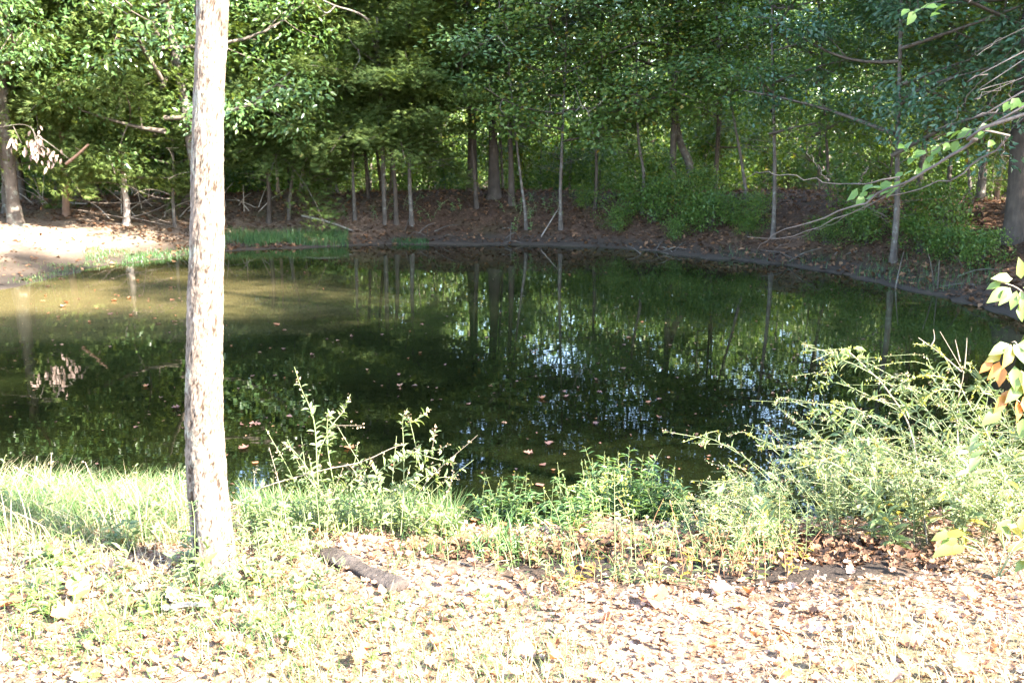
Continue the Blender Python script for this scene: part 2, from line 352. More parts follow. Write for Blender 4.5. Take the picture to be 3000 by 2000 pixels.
def water_mat():
    m, n, out = new_mat('murky_pond_water')
    g = n.nodes.new('ShaderNodeNewGeometry'); pos = g.outputs['Position']
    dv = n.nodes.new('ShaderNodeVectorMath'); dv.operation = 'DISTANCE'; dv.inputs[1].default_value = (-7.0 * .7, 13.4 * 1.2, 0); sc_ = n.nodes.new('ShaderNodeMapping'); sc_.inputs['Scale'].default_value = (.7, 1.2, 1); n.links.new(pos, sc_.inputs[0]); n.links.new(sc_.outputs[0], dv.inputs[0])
    sunlit_silt = n.nodes.new('ShaderNodeMapRange'); sunlit_silt.inputs[1].default_value = 6.0; sunlit_silt.inputs[2].default_value = 2.9; sn_ = n.nodes.new('ShaderNodeMath'); sn_.operation = 'MULTIPLY_ADD'; sn_.inputs[1].default_value = 3.2
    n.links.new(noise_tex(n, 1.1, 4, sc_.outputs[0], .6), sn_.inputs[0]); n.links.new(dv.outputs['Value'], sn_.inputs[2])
    n.links.new(sn_.outputs[0], sunlit_silt.inputs[0])
    nz = noise_tex(n, .3, 3, pos)
    yy = n.nodes.new('ShaderNodeSeparateXYZ'); n.links.new(pos, yy.inputs[0])
    my = n.nodes.new('ShaderNodeMapRange'); my.inputs[1].default_value = 8.5; my.inputs[2].default_value = 11.0; n.links.new(yy.outputs[1], my.inputs[0])
    c = mix(n, my.outputs[0], ramp(n, nz, [(.35, (.003, .004, .0015)), (.65, (.006, .008, .0025))]), ramp(n, nz, [(.38, (.006, .008, .003)), (.66, (.020, .027, .008))]))  # lighter green patches farther out stand in for sunlit streaks
    c = mix(n, sunlit_silt.outputs[0], c, (.105, .084, .036))               # silty tan, with the sunlit patch painted into the water colour
    b = n.nodes.new('ShaderNodeBsdfPrincipled'); n.links.new(c, b.inputs['Base Color'])
    b.inputs['Roughness'].default_value = .012; b.inputs['IOR'].default_value = 1.333; b.inputs['Specular IOR Level'].default_value = .8
    mp = n.nodes.new('ShaderNodeMapping'); mp.inputs['Scale'].default_value = (1, 2.2, 1); n.links.new(pos, mp.inputs[0])
    bp = n.nodes.new('ShaderNodeBump'); bp.inputs['Strength'].default_value = .012; bp.inputs['Distance'].default_value = .05
    n.links.new(noise_tex(n, 2.2, 2, mp.outputs[0]), bp.inputs['Height']); n.links.new(bp.outputs[0], b.inputs['Normal'])
    n.links.new(b.outputs[0], out.inputs['Surface'])
    return m
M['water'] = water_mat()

# ---------------------------------------------------------------- ground and water
def axis_pts(lo, hi, fine_lo, fine_hi, step, grow=1.14):
    a = list(np.arange(fine_lo, fine_hi, step)); s = step
    while a[-1] < hi: s *= grow; a.append(a[-1] + s)
    s = step; b = []
    x = fine_lo
    while x > lo: s *= grow; x -= s; b.append(x)
    return np.array(b[::-1] + a)
gx = axis_pts(-320, 320, -11, 10.5, .085); gy = axis_pts(-120, 420, 1.2, 25, .085)
XX, YY = np.meshgrid(gx, gy)
HH = np.concatenate([height(XX[i:i + 40], YY[i:i + 40]) for i in range(0, len(gy), 40)])
nx, ny = len(gx), len(gy)
ii = np.arange(ny - 1)[:, None] * nx + np.arange(nx - 1)[None]
gf = np.stack([ii, ii + 1, ii + nx + 1, ii + nx], -1).reshape(-1, 4)
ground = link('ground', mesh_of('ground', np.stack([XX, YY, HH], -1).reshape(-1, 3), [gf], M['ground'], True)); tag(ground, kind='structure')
wv = [(-13, 4.0, 0), (9.5, 4.0, 0), (9.5, 23, 0), (-13, 23, 0)]
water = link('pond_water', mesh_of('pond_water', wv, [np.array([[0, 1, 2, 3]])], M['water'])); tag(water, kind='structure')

# ---------------------------------------------------------------- crowns
def limb_path(p0, d, L, up, n=7, wob=.12):
    t = np.linspace(0, 1, n)[:, None]
    side = nrm(RNG.normal(size=3)) * L * wob
    return p0 + d * L * t + np.array([0, 0, 1]) * up * L * t * t + side * np.sin(t * 3.1)
def cedar_crown(H, h0, R, dens, mat, nb=80, dead=8):
    fol, wood = Acc(), Acc(); P_, A_, N_, S_ = [], [], [], []
    for i in range(nb):
        u = (i + RNG.random()) / nb; z = h0 + (H - h0) * u
        L = (R * (1 - u) ** .75 * (.6 + .6 * RNG.random()) + .3) * (.75 + .25 * min(1, u * 6))
        a = RNG.random() * 6.283; d = np.array([math.cos(a), math.sin(a), .12 + .5 * u])
        path = limb_path(np.array([0, 0, z]), d, L, -.30 + .25 * u + .3 * RNG.normal())
        wood.tube(path, np.linspace(.022, .005, 7) * (1.2 - u), 4)
        n = int(dens * L * (.55 + .45 * L) * (1.15 - .4 * u)); t = .1 + .9 * RNG.random(n) ** .8
        k = t * 6; k0 = np.minimum(k.astype(int), 5); fr = (k - k0)[:, None]
        base = path[k0] * (1 - fr) + path[k0 + 1] * fr
        lat = np.array([-d[1], d[0], 0]); s = RNG.normal(size=n) * .24 * L * (1.15 - t * .75)
        pos = base + lat * s[:, None] + np.stack([RNG.normal(size=n) * .04, RNG.normal(size=n) * .04, RNG.normal(size=n) * .13 - .12 * np.abs(s)], 1)
        ax = d * 1.0 + lat * (np.sign(s) * .7 + RNG.normal(size=n) * .4)[:, None]; ax[:, 2] += -.25 + RNG.normal(size=n) * .4
        P_.append(pos); A_.append(ax); N_.append(d * .8 + np.array([0, 0, .9]) + RNG.normal(size=(n, 3)) * .45); S_.append(.09 + .10 * RNG.random(n))
    fol.scatter(SPRAY_V, SPRAY_F, np.vstack(P_), np.vstack(A_), np.vstack(N_), np.concatenate(S_))
    for i in range(dead):                            # bare dead twigs below the green
        z = h0 * (.45 + .6 * RNG.random()); a = RNG.random() * 6.283
        p = limb_path(np.array([0, 0, z]), np.array([math.cos(a), math.sin(a), .15]), .5 + .8 * RNG.random(), RNG.normal() * .15)
        wood.tube(p, np.linspace(.014, .003, 7), 4)
        for k in (2, 4):
            wood.tube(limb_path(p[k], rdir(1)[0], .35, 0, 4), [.005, .004, .003, .002], 3)
    return fol.mesh('cedar_crown', mat), wood.mesh('cedar_branches', M['limb'])
def broad_crown(H, h0, R, nl, ncl, nleaf, size, mat, droop=0.0, sig=.40, wd=.62):
    fol, wood = Acc(), Acc(); C_, W_ = [], []
    for i in range(nl):
        u = (i + RNG.random()) / nl; z = h0 * .8 + (H * .93 - h0 * .8) * u
        prof = math.sin(math.pi * min(1, .25 + .72 * u)) ** .7
        L = R * prof * (.65 + .5 * RNG.random()); a = i * 2.4 + RNG.normal() * .5
        d = np.array([math.cos(a), math.sin(a), .25 + .5 * u])
        p = limb_path(np.array([0, 0, z]), d, L, .05 - droop * (1 - u), 8, .15)
        wood.tube(p, np.linspace(.036, .008, 8) * (1.25 - .7 * u) * R / 2.6, 5)
        for k in range(ncl):
            t = .3 + .7 * (k + RNG.random()) / ncl; q = p[min(7, int(t * 7.5))]
            dd = nrm(d * .7 + RNG.normal(size=3) * .75); ll = (.5 + .6 * RNG.random()) * R * .32
            s = limb_path(q, dd, ll, -.1 - droop * .4, 5)
            wood.tube(s, np.linspace(.014, .004, 5), 4)
            C_.append(s[-1]); W_.append(1); C_.append(s[2] + RNG.normal(size=3) * .12); W_.append(.55)
    for i in range(6):
        a = RNG.random() * 6.283; q = limb_path(np.array([0, 0, h0 * (.35 + .5 * RNG.random())]), np.array([math.cos(a), math.sin(a), .3]), .35 + .6 * RNG.random(), RNG.normal() * .2)
        wood.tube(q, np.linspace(.010, .003, 7), 4); wood.tube(limb_path(q[3], rdir(1)[0], .3, 0, 4), [.005, .004, .003, .002], 3)
    C_ = np.array(C_); W_ = np.array(W_); n = int(nleaf * len(C_) * .775)
    w_ = W_ * (.5 + RNG.random(len(W_))); idx = RNG.choice(len(C_), n, p=w_ / w_.sum())
    off = RNG.normal(size=(n, 3)) * np.array([sig, sig, sig * .55])
    pos = C_[idx] + off
    ax = nrm(off) * .8 + RNG.normal(size=(n, 3)) * .5; ax[:, 2] -= .35
    sz = size * (.65 + .6 * RNG.random(n))
    ou = nrm(pos * np.array([1, 1, 0])); nn = ou * .85 + np.array([0, 0, .9]) + RNG.normal(size=(n, 3)) * .42   # leaves face outwards and up, to the light
    fol.scatter(LEAF_V, LEAF_F, pos, ax, nn, sz, sz * wd)
    return fol.mesh('leafy_crown', mat), wood.mesh('leafy_branches', M['limb'])

CEDAR = [cedar_crown(9.0, 1.9, 2.1, 190, M['cedar']) for _ in range(3)]
OAK = [broad_crown(12.5, 3.4, 3.3, 20, 6, 112, .125, M['oak'], wd=.5, sig=.30) for _ in range(3)]
MAPLE = [broad_crown(10.5, 2.2, 2.5, 20, 5, 60, .115, M['maple'], .1, sig=.27) for _ in range(2)]
LOWOAK = [broad_crown(9.0, 2.0, 3.4, 20, 7, 112, .13, M['oak_shade'], .28, wd=.45, sig=.32)]
SAPL = [broad_crown(5.5, 1.3, 1.2, 12, 4, 34, .11, M['maple'], .05, .28) for _ in range(2)]

def trunk_mesh(path, r0, r1, sides, mat, flare=1.5, rough=.05, name='trunk', n=22):
    p = curve(path, n); s = np.linspace(0, 1, n); a = Acc()
    L = np.linalg.norm(p[-1] - p[0])
    r = (r0 + (r1 - r0) * s) * (1 + (flare - 1) * np.exp(-s * L / .22))
    a.tube(p, r, sides)
    v = a.v[0]; rep = np.repeat(np.arange(n), sides); c = p[rep]
    jit = vnoise(np.tile(np.arange(sides), n) * 1.3, rep * .8, int(r0 * 9999) % 97) * 2 * rough
    a.v[0] = c + (v - c) * (1 + jit)[:, None]
    return a.mesh(name, mat, True)

def tree(name, label, base, path, r0, r1, bark, crown=None, cscale=(1, 1, 1), cz=0.0, crz=None, cmat=None, group=None, sides=10, cat='tree', coff=(0, 0)):
    """path is relative to base"""
    root = empty(name, base); tag(root, label, cat, group)
    tr = link('trunk', trunk_mesh([np.array(q, float) for q in path], r0, r1, sides, M[bark]), root)
    if crown is not None:
        rz = RNG.random() * 6.28 if crz is None else crz
        for nm, me in (('crown', crown[0]), ('branches', crown[1])):
            o = link(nm, me, root, (coff[0], coff[1], cz)); o.scale = cscale; o.rotation_euler.z = rz
            if nm == 'crown' and cmat: o.material_slots[0].link = 'OBJECT'; o.material_slots[0].material = M[cmat]
    return root
def copy_tree(o, loc, rz, sc, label, group):
    c = o.copy(); COL.objects.link(c); c.location = [float(q) for q in loc]; c.rotation_euler = (RNG.normal() * .05, RNG.normal() * .05, rz); c.scale = sc
    c['label'] = label; c['group'] = group
    for ch in o.children:
        k = ch.copy(); COL.objects.link(k); k.parent = c
    return c

# ---------------------------------------------------------------- trees standing on the far bank, one by one
def bank_tree(u, v, u2, v2, w, label, bark, kind, H, hc=None, R=None, bend=0, var=0, cmat=None, name=None, flare=1.35, push=0.0):
    H = min(H, (7.4 if 900 < u < 1800 else 8.2) if u > 560 else 9.6) * (.86 + .2 * RNG.random())
    b = G(u, v); b[1] += push; b[0] += push * (u - 1176) / F_PX
    b[2] = hz(b[0], b[1]) - .06
    Y = b[1]; q = P(u2, v2, Y) - b
    lean = q[:2] / max(q[2], .3)
    top = np.array([lean[0] * H * .8, lean[1] * H * .8, H * .9])
    r = w / 2 * depth(b) / F_PX
    path = [(0, 0, 0), tuple(q * .5 + np.array([bend, 0, 0])), tuple(q), tuple(q * .5 + top * .5 + np.array([RNG.normal() * .05, 0, 0])), tuple(top)]
    crown = None; cs = (1, 1, 1); cz = 0
    if kind == 'cedar': crown = CEDAR[var % 3]; base = (9.0, 1.9, 2.1)
    elif kind == 'oak': crown = OAK[var % 3]; base = (12.5, 3.4, 3.3)
    elif kind == 'maple': crown = MAPLE[var % 2]; base = (10.5, 2.2, 2.5)
    elif kind == 'lowoak': crown = LOWOAK[0]; base = (9.0, 2.0, 3.4)
    elif kind == 'sapling': crown = SAPL[var % 2]; base = (5.5, 1.3, 1.2)
    co = (0, 0)
    if crown:
        hc = base[1] if hc is None else hc
        if kind in ('cedar', 'maple'): hc = max(.85, hc - .4); R *= 1.15
        elif kind == 'oak': hc = max(2.0, hc - .8); R *= 1.1
        s = (H - hc) / (base[0] - base[1]); sr = (R / base[2]) if R else s
        cs = (sr, sr, s); cz = hc - base[1] * s
        hm = hc + (H - hc) * .3; co = (lean[0] * hm, lean[1] * hm)
    return tree(name or {'cedar': 'cedar_tree', 'oak': 'oak_tree', 'lowoak': 'oak_tree', 'maple': 'maple_tree', 'sapling': 'sapling', None: 'bare_tree'}[kind],
                label, b, path, r, max(r * .25, .012), bark, crown, cs, cz, None, cmat, coff=co, group=None)

BT = [
 (22, 490, 12, 372, 33, 'thick grey-brown cedar at the left end of the far bank', 'bark_grey', 'cedar', 9.5, 1.9, 2.1, 0, 0),
 (152, 498, 142, 310, 17, 'slim reddish cedar leaning left with a broken stub branch, on the sunny bank', 'bark_red', 'cedar', 8.5, 2.3, 1.8, .02, 1),
 (290, 516, 284, 400, 18, 'cedar with pale peeling bark at the edge of the sunny bank', 'bark_pale', 'cedar', 8.0, 1.35, 1.9, .03, 2),
 (402, 521, 398, 380, 9, 'thin brown young tree just left of the big near trunk', 'bark_grey', 'maple', 7.0, 2.0, 1.7, -.03, 0),
 (618, 511, 608, 350, 11, 'slim dark cedar at the lip of the bank behind the green grass clump', 'bark_dark', 'cedar', 8.4, 1.8, 1.8, .04, 1),
 (662, 506, 676, 370, 9, 'thin grey cedar leaning right beside the slim dark cedar', 'bark_grey', 'cedar', 7.6, 1.9, 1.7, -.02, 2),
 (815, 506, 810, 370, 9, 'thin grey tree at the left end of the brown mound', 'bark_grey', 'cedar', 7.6, 2.1, 1.5, 0, 0),
 (911, 514, 894, 300, 11, 'dark slim cedar, first of the close pair on the mound', 'bark_dark', 'cedar', 8.8, 2.1, 1.8, .03, 1),
 (946, 518, 940, 300, 11, 'grey straight cedar, second of the close pair on the mound', 'bark_grey', 'cedar', 8.6, 2.2, 1.7, -.02, 2),
 (1095, 478, 1085, 330, 11, 'dark slender tree left of the stout black trunk', 'bark_dark', 'oak', 11, 3.4, 2.6, 0, 0),
 (1136, 452, 1132, 300, 31, 'stout black trunk standing behind the middle of the mound', 'bark_dark', 'oak', 13, 4.2, 3.2, 0, 1),
 (1176, 470, 1172, 330, 17, 'dark straight trunk close to the right of the stout black one', 'bark_dark', 'oak', 12, 4, 2.8, 0, 2),
 (1209, 527, 1196, 410, 9, 'thin pale-footed sapling leaning left near the water at the middle', 'bark_grey', 'sapling', 6.0, 2.3, 1.3, .02, 0),
 (1288, 527, 1291, 330, 10, 'slim dark tree with a pale flared foot near the water at the middle', 'bark_grey', 'maple', 8.0, 2.3, 2.0, -.02, 1),
 (1366, 480, 1370, 320, 9, 'thin dark tree with its foot in the brush right of the mound', 'bark_dark', 'maple', 8.5, 2.2, 2.0, .02, 0),
 (1474, 492, 1465, 300, 9, 'curved thin grey tree where the undergrowth thickens', 'bark_grey', 'maple', 8.2, 2.3, 1.9, .08, 1),
 (1776, 548, 1778, 300, 11, 'thin straight tree at the water behind the overhanging twigs', 'bark_grey', 'maple', 8.0, 2.6, 1.9, .02, 0),
 (2051, 602, 2062, 330, 16, 'dark cedar with a pale foot on the shaded right bank', 'bark_grey', 'oak', 9.0, 2.9, 2.3, .03, 1, 'oak_shade'),
 (2338, 548, 2352, 200, 62, 'big dark trunk at the right edge of the shaded bank', 'bark_dark', 'oak', 12.5, 3.6, 3.0, 0, 2, 'oak_shade'),
]
for t in BT: bank_tree(*t[:11], bend=t[11], var=t[12], cmat=t[13] if len(t) > 13 else None)
# a little further in, feet hidden by the crest
BT2 = [
 (179, 470, 174, 330, 15, 'dark trunk deep in shade behind the slim reddish cedar', 'bark_dark', 'cedar', 9, 2.3, 2.2, 0, 2, None, 1.5),
 (430, 490, 438, 320, 22, 'wide dark trunk half hidden by the big near trunk', 'bark_dark', 'oak', 12, 3.2, 3.0, 0, 0, None, 1.0),
 (640, 468, 634, 350, 8, 'thin pale stem behind the pair at the grass clump', 'bark_pale', 'sapling', 6, 2.2, 1.3, 0, 1, None, 1.5),
 (690, 460, 700, 360, 8, 'thin pale stem leaning right, left of the stout trunk with sunlit foot', 'bark_pale', 'sapling', 6, 2.2, 1.3, 0, 0, None, 2.0),
 (765, 447, 758, 340, 26, 'stout trunk with a sunlit pale foot behind the mound', 'bark_grey', 'oak', 13, 3.6, 3.0, 0, 1, None, 1.5),
 (846, 470, 838, 350, 8, 'thin dark stem left of the leaning stem on the mound', 'bark_dark', 'maple', 8, 2.4, 1.7, 0, 0, None, .5),
 (878, 452, 862, 320, 9, 'leaning dark stem just left of the close pair on the mound', 'bark_dark', 'maple', 8, 2.6, 1.8, 0, 1, None, 1.5),
 (1585, 470, 1556, 300, 24, 'grey twisted trunk leaning left above the dark undergrowth', 'bark_grey', 'oak', 12, 3.2, 3.0, .12, 2, None, 1.0),
 (1640, 470, 1648, 300, 9, 'thin stem beside the twisted grey trunk', 'bark_dark', 'maple', 8, 2.4, 1.8, 0, 0, None, 1.5),
 (1718, 490, 1696, 330, 9, 'thin leaning stem over the undergrowth, left of the overhanging twigs', 'bark_grey', 'maple', 7.5, 2.4, 1.6, 0, 1, None, .5),
 (1905, 500, 1900, 350, 10, 'thin dark tree behind the leafy overhanging twigs', 'bark_dark', 'maple', 8.5, 2.1, 2.0, 0, 0, None, .5),
 (2228, 505, 2222, 350, 10, 'thin grey tree between the dark cedar and the big dark trunk', 'bark_grey', 'maple', 9, 2.1, 2.0, 0, 2, None, 1.0),
]
for t in BT2: bank_tree(*t[:11], bend=t[11], var=t[12], cmat=t[13], push=t[14])
# the low-hanging bluish oak over the middle of the bank and the bright oaks on the left
b = np.array([-1.6, 21.6]); 
def free_tree(name, x, y, label, bark, r, crown, base, H, hc, R, cmat=None, group=None, lean=(0, 0), crz=None):
    z = hz(x, y) - .05; s = (H - hc) / (base[0] - base[1]); sr = R / base[2]
    return tree(name, label, (x, y, z), [(0, 0, 0), (lean[0] * .3, lean[1] * .3, H * .3), (lean[0] * .7, lean[1] * .7, H * .6), (lean[0], lean[1], H * .92)], r, r * .25, bark, crown,
                (sr, sr, s), hc - base[1] * s, crz, cmat, group, coff=(lean[0] * .6, lean[1] * .6))
free_tree('oak_tree', -.9, 22.9, 'dark bluish oak whose low boughs hang over the middle of the bank', 'bark_dark', .12, LOWOAK[0], (9, 2, 3.4), 7.0, 2.8, 3.2, None)
free_tree('oak_tree', -9.4, 18.9, 'bright sunlit oak above the slim reddish cedar', 'bark_grey', .12, OAK[0], (12.5, 3.4, 3.3), 10.5, 2.9, 3.0)
free_tree('oak_tree', -6.1, 19.9, 'bright sunlit oak whose leaves hang beside the big near trunk', 'bark_grey', .11, OAK[2], (12.5, 3.4, 3.3), 10.5, 2.4, 3.2, lean=(-.7, -1.3))
free_tree('oak_tree', -10.6, 17.2, 'bright sunlit oak leaning over the beach at the left end of the far bank', 'bark_grey', .12, OAK[1], (12.5, 3.4, 3.3), 10.5, 2.9, 3.4, lean=(2.2, -.8))
free_tree('maple_tree', 3.4, 21.4, 'green maple hanging over the dark undergrowth right of the mound', 'bark_grey', .08, MAPLE[0], (10.5, 2.2, 2.5), 7.2, 2.2, 2.4)

# ---------------------------------------------------------------- the wood behind
protos = {}
def far_proto(kind):
    if kind not in protos: protos[kind] = None
def wood_tree(kind, var, x, y, s, group, label):
    key = (kind, var)
    z = hz(x, y) - .08
    if key not in protos or protos[key] is None:
        if kind == 'oak': o = free_tree('oak_tree', x, y, label, 'bark_dark', .13, OAK[var], (12.5, 3.4, 3.3), 12.5, 3.4, 3.3, group=group, lean=(RNG.normal() * .3, 0))
        if kind == 'cedar': o = free_tree('cedar_tree', x, y, label, 'bark_red', .09, CEDAR[var], (9, 1.9, 2.1), 9, 1.9, 2.1, group=group)
        if kind == 'maple': o = free_tree('maple_tree', x, y, label, 'bark_grey', .08, MAPLE[var], (10.5, 2.2, 2.5), 10.5, 2.2, 2.5, group=group, lean=(RNG.normal() * .4, .2))
        if kind == 'sapling': o = free_tree('sapling', x, y, label, 'bark_grey', .035, SAPL[var], (5.5, 1.3, 1.2), 5.5, 1.3, 1.2, group=group, lean=(RNG.normal() * .3, .1))
        protos[key] = o; o.scale = (s, s, s); return o
    return copy_tree(protos[key], (x, y, z), RNG.random() * 6.28, (s * (.9 + .2 * RNG.random()),) * 2 + (s * (.9 + .2 * RNG.random()),), label, group)
LBL = {'oak': 'tall dark oak deeper in the wood behind the far bank', 'cedar': 'cedar standing deeper in the wood behind the far bank',
       'maple': 'slender green maple deeper in the wood behind the far bank', 'sapling': 'small leafy sapling deeper in the wood behind the far bank'}
pts = []
def spaced(x, y, dmin):
    for (a, b_) in pts:
        if (a - x) ** 2 + (b_ - y) ** 2 < dmin * dmin: return False
    pts.append((x, y)); return True
tries = 0; cnt = 0
while cnt < 84 and tries < 6000:
    tries += 1
    y = 24.4 + 14 * RNG.random() ** 1.1; half = y * .56 + 2; x = (RNG.random() * 2 - 1) * half
    if not spaced(x, y, 1.55): continue
    kind = RNG.choice(['oak', 'cedar', 'maple', 'sapling'], p=[.14, .14, .26, .46])
    if -.12 < x / y < .32 and kind != 'sapling' and RNG.random() < .7: kind = 'sapling'
    var = int(RNG.integers(0, {'oak': 3, 'cedar': 3, 'maple': 2, 'sapling': 2}[kind]))
    wood_tree(kind, var, x, y, ((1.0 if kind == 'sapling' else .58) + .36 * RNG.random()) * (.8 if -4 < x < 9 else 1), kind + ' trees in the wood behind the far bank', LBL[kind]); cnt += 1
# left and right banks, mostly beside the view; they shade the pond and stand in its mirror
for (x, y, k, v, s) in [(-11.5, 16.5, 'cedar', 0, 1.0), (-12.5, 20, 'oak', 1, .95), (-14.5, 23.5, 'oak', 0, 1), (-11.2, 23, 'maple', 0, 1.0),
                        (-13.5, 13.5, 'oak', 2, .8)]:
    wood_tree(k, v, x, y, s, 'trees at the left end of the pond', {'oak': 'bright oak', 'cedar': 'cedar', 'maple': 'maple'}[k] + ' at the left end of the pond beyond the sunny bank')
for (x, y, k, v, s) in [(11.8, 4.0, 'maple', 1, 1.05), (10.0, 4.6, 'oak', 1, .88), (13.2, 4.4, 'oak', 0, .95), (9.6, 6.3, 'maple', 0, 1.0), (12.2, 6.4, 'cedar', 0, 1.25), (10.6, 8.6, 'oak', 2, 1.05), (13.4, 8.4, 'oak', 1, 1.15),
                        (9.9, 11.0, 'oak', 0, 1.12), (10.8, 13.4, 'oak', 1, 1.12), (9.6, 15.4, 'oak', 1, 1.1), (12.2, 16.6, 'oak', 0, 1.0),
                        (10.6, 18.4, 'maple', 1, 1.1), (12.6, 20.2, 'oak', 2, 1.05), (9.6, 20.6, 'maple', 1, 1.1), (12.8, 11.0, 'oak', 1, 1.05), (13.2, 14, 'maple', 0, 1.1),
                        (8.6, 17.2, 'sapling', 0, 1.1), (7.9, 19.6, 'maple', 0, .68), (15, 18.5, 'oak', 1, 1.05), (15.2, 23, 'oak', 0, 1.05)]:
    wood_tree(k, v, x, y, s, 'trees crowding the shaded right bank', {'oak': 'dark oak', 'cedar': 'dark cedar', 'maple': 'dark maple', 'sapling': 'sapling'}[k] + ' crowding the shaded bank beyond the big dark trunk')

for (x, y, H, hc, R) in [(10.3, .2, 16.4, 11.2, 2.2), (9.8, 2.3, 12.2, 8.4, 2.2), (9.9, 3.4, 11.0, 6.3, 1.9), (13.2, .0, 16.5, 10.6, 2.4), (12.4, 4.0, 19.0, 14.6, 1.7)]:
    free_tree('oak_tree', x, y, 'tall high-crowned oak on the bank beyond the weed thicket, shading the near water', 'bark_grey', .15, OAK[1], (12.5, 3.4, 3.3), H, hc, R, group='tall oaks beyond the weed thicket')
# undergrowth bushes
def shrub_mesh(h, r, n, size, mat):
    fol = Acc(); k = 26
    C = RNG.normal(size=(k, 3)) * np.array([r * .5, r * .5, 0]); C[:, 2] = h * (.15 + .8 * RNG.random(k))
    C[:, :2] *= (1.15 - .6 * C[:, 2:3] / h)
    idx = RNG.integers(0, k, n); off = RNG.normal(size=(n, 3)) * np.array([.2, .2, .13]) * r
    pos = C[idx] + off; pos[:, 2] = np.abs(pos[:, 2]) + .03
    ax = nrm(off) + RNG.normal(size=(n, 3)) * .5; sz = size * (.6 + .7 * RNG.random(n)); nn = nrm(pos * np.array([1, 1, 0])) * .7 + np.array([0, 0, 1.0]) + RNG.normal(size=(n, 3)) * .4
    fol.scatter(LEAF_V, LEAF_F, pos, ax, nn, sz, sz * .6)
    w_ = Acc()
    for c in C[:14]: w_.tube(curve([(RNG.normal() * .05, RNG.normal() * .05, 0), (c[0] * .4, c[1] * .4, c[2] * .6), tuple(c)], 6), np.linspace(.012, .003, 6), 4)
    return fol.mesh('shrub_foliage', mat), w_.mesh('shrub_stems', M['twig'])
SHR = [shrub_mesh(1.8, 1.0, 2600, .10, M['shrub']), shrub_mesh(1.2, .9, 2000, .09, M['shrub']), shrub_mesh(2.6, 1.1, 3200, .105, M['maple'])]
shrub_n = [0]
def shrub(x, y, v, s, label, group):
    root = empty('shrub', (x, y, hz(x, y) - .03), RNG.random() * 6.28); root.scale = (s, s, s * (.85 + .3 * RNG.random())); tag(root, label, 'shrub', group)
    link('foliage', SHR[v][0], root); link('stems', SHR[v][1], root)
pts = []
cnt = 0
while cnt < 105:
    y = 24.5 + 15 * RNG.random(); x = (RNG.random() * 2 - 1) * (y * .56 + 1)
    if not spaced(x, y, 1.05): continue
    shrub(x, y, int(RNG.integers(0, 3)), .7 + .6 * RNG.random(), 'leafy bush in the undergrowth behind the bank', 'bushes in the undergrowth behind the bank'); cnt += 1
for (u, v, k, s) in [(1440, 500, 1, .7), (1510, 520, 1, .75), (1570, 530, 0, .6), (1640, 535, 1, .7), (1500, 480, 0, .75), (1610, 500, 0, .7), (1690, 530, 1, .6), (1350, 490, 1, .5),
                     (1720, 555, 1, .35), (1740, 530, 0, .5), (1420, 540, 1, .45), (1560, 560, 1, .4)]:
    p = G(u, v); shrub(p[0], p[1] + .2, k, s * .82, 'dark green bush on the bank right of the mound', 'dark bushes on the bank right of the mound')
for (u, v, k, s) in [(2120, 590, 1, .5), (2200, 600, 1, .45), (2000, 570, 1, .45), (1900, 575, 1, .4), (2270, 620, 1, .45), (2170, 555, 1, .6), (1960, 540, 0, .5), (2100, 545, 0, .5)]:
    p = G(u, v); shrub(p[0], p[1] + .2, k, s, 'low dark bush on the shaded right bank', 'low bushes on the shaded right bank')

# the far wood that reads as one mass, all round the back
fw = Acc(); n = 115000
a = R_(12) + R_(156) * RNG.random(n); r = 41 + 11 * RNG.random(n)
px, py = r * np.cos(a) * 1.0, r * np.sin(a)
cl = vnoise(px * .25, py * .25, 8) + .5
top = 7.5 + 3.5 * (vnoise(a * 14, a * 0, 9) + .5)
pz = RNG.random(n) * top; gap = np.exp(-((px / py - .06) / .16) ** 2); pz = pz * (1 - .12 * gap); kp_ = (np.abs(px / py - .128) > .012) | (pz < 3.2); kp_ = kp_ & (cl + .35 * (vnoise(px * .8, pz * .8, 12) + vnoise(py * .8, pz * .5, 13)) > .16 + .3 * RNG.random(n))
r = np.where(kp_, r, r + 7); px, py = r * np.cos(a), r * np.sin(a)
fw.scatter(LEAF_V, LEAF_F, np.stack([px, py, pz - .1], 1), RNG.normal(size=(n, 3)), np.stack([-px / r * .8, -py / r * .8, np.full(n, .8)], 1) + RNG.normal(size=(n, 3)) * .45, .22 + .26 * RNG.random(n), .18 + .18 * RNG.random(n))
tag(link('distant_wood', fw.mesh('distant_wood', M['maple'])), kind='stuff')
ft = Acc()
for i in range(90):
    aa = R_(12) + R_(156) * random.random(); rr = 39 + 12 * random.random(); x, y = rr * math.cos(aa), rr * math.sin(aa)
    ft.tube([(x, y, .2), (x + random.gauss(0, .3), y, 5), (x + random.gauss(0, .6), y, 11)], [.16, .12, .05], 6)
tag(link('distant_trunk_mass', ft.mesh('distant_trunk_mass', M['bark_dark'])), kind='stuff')

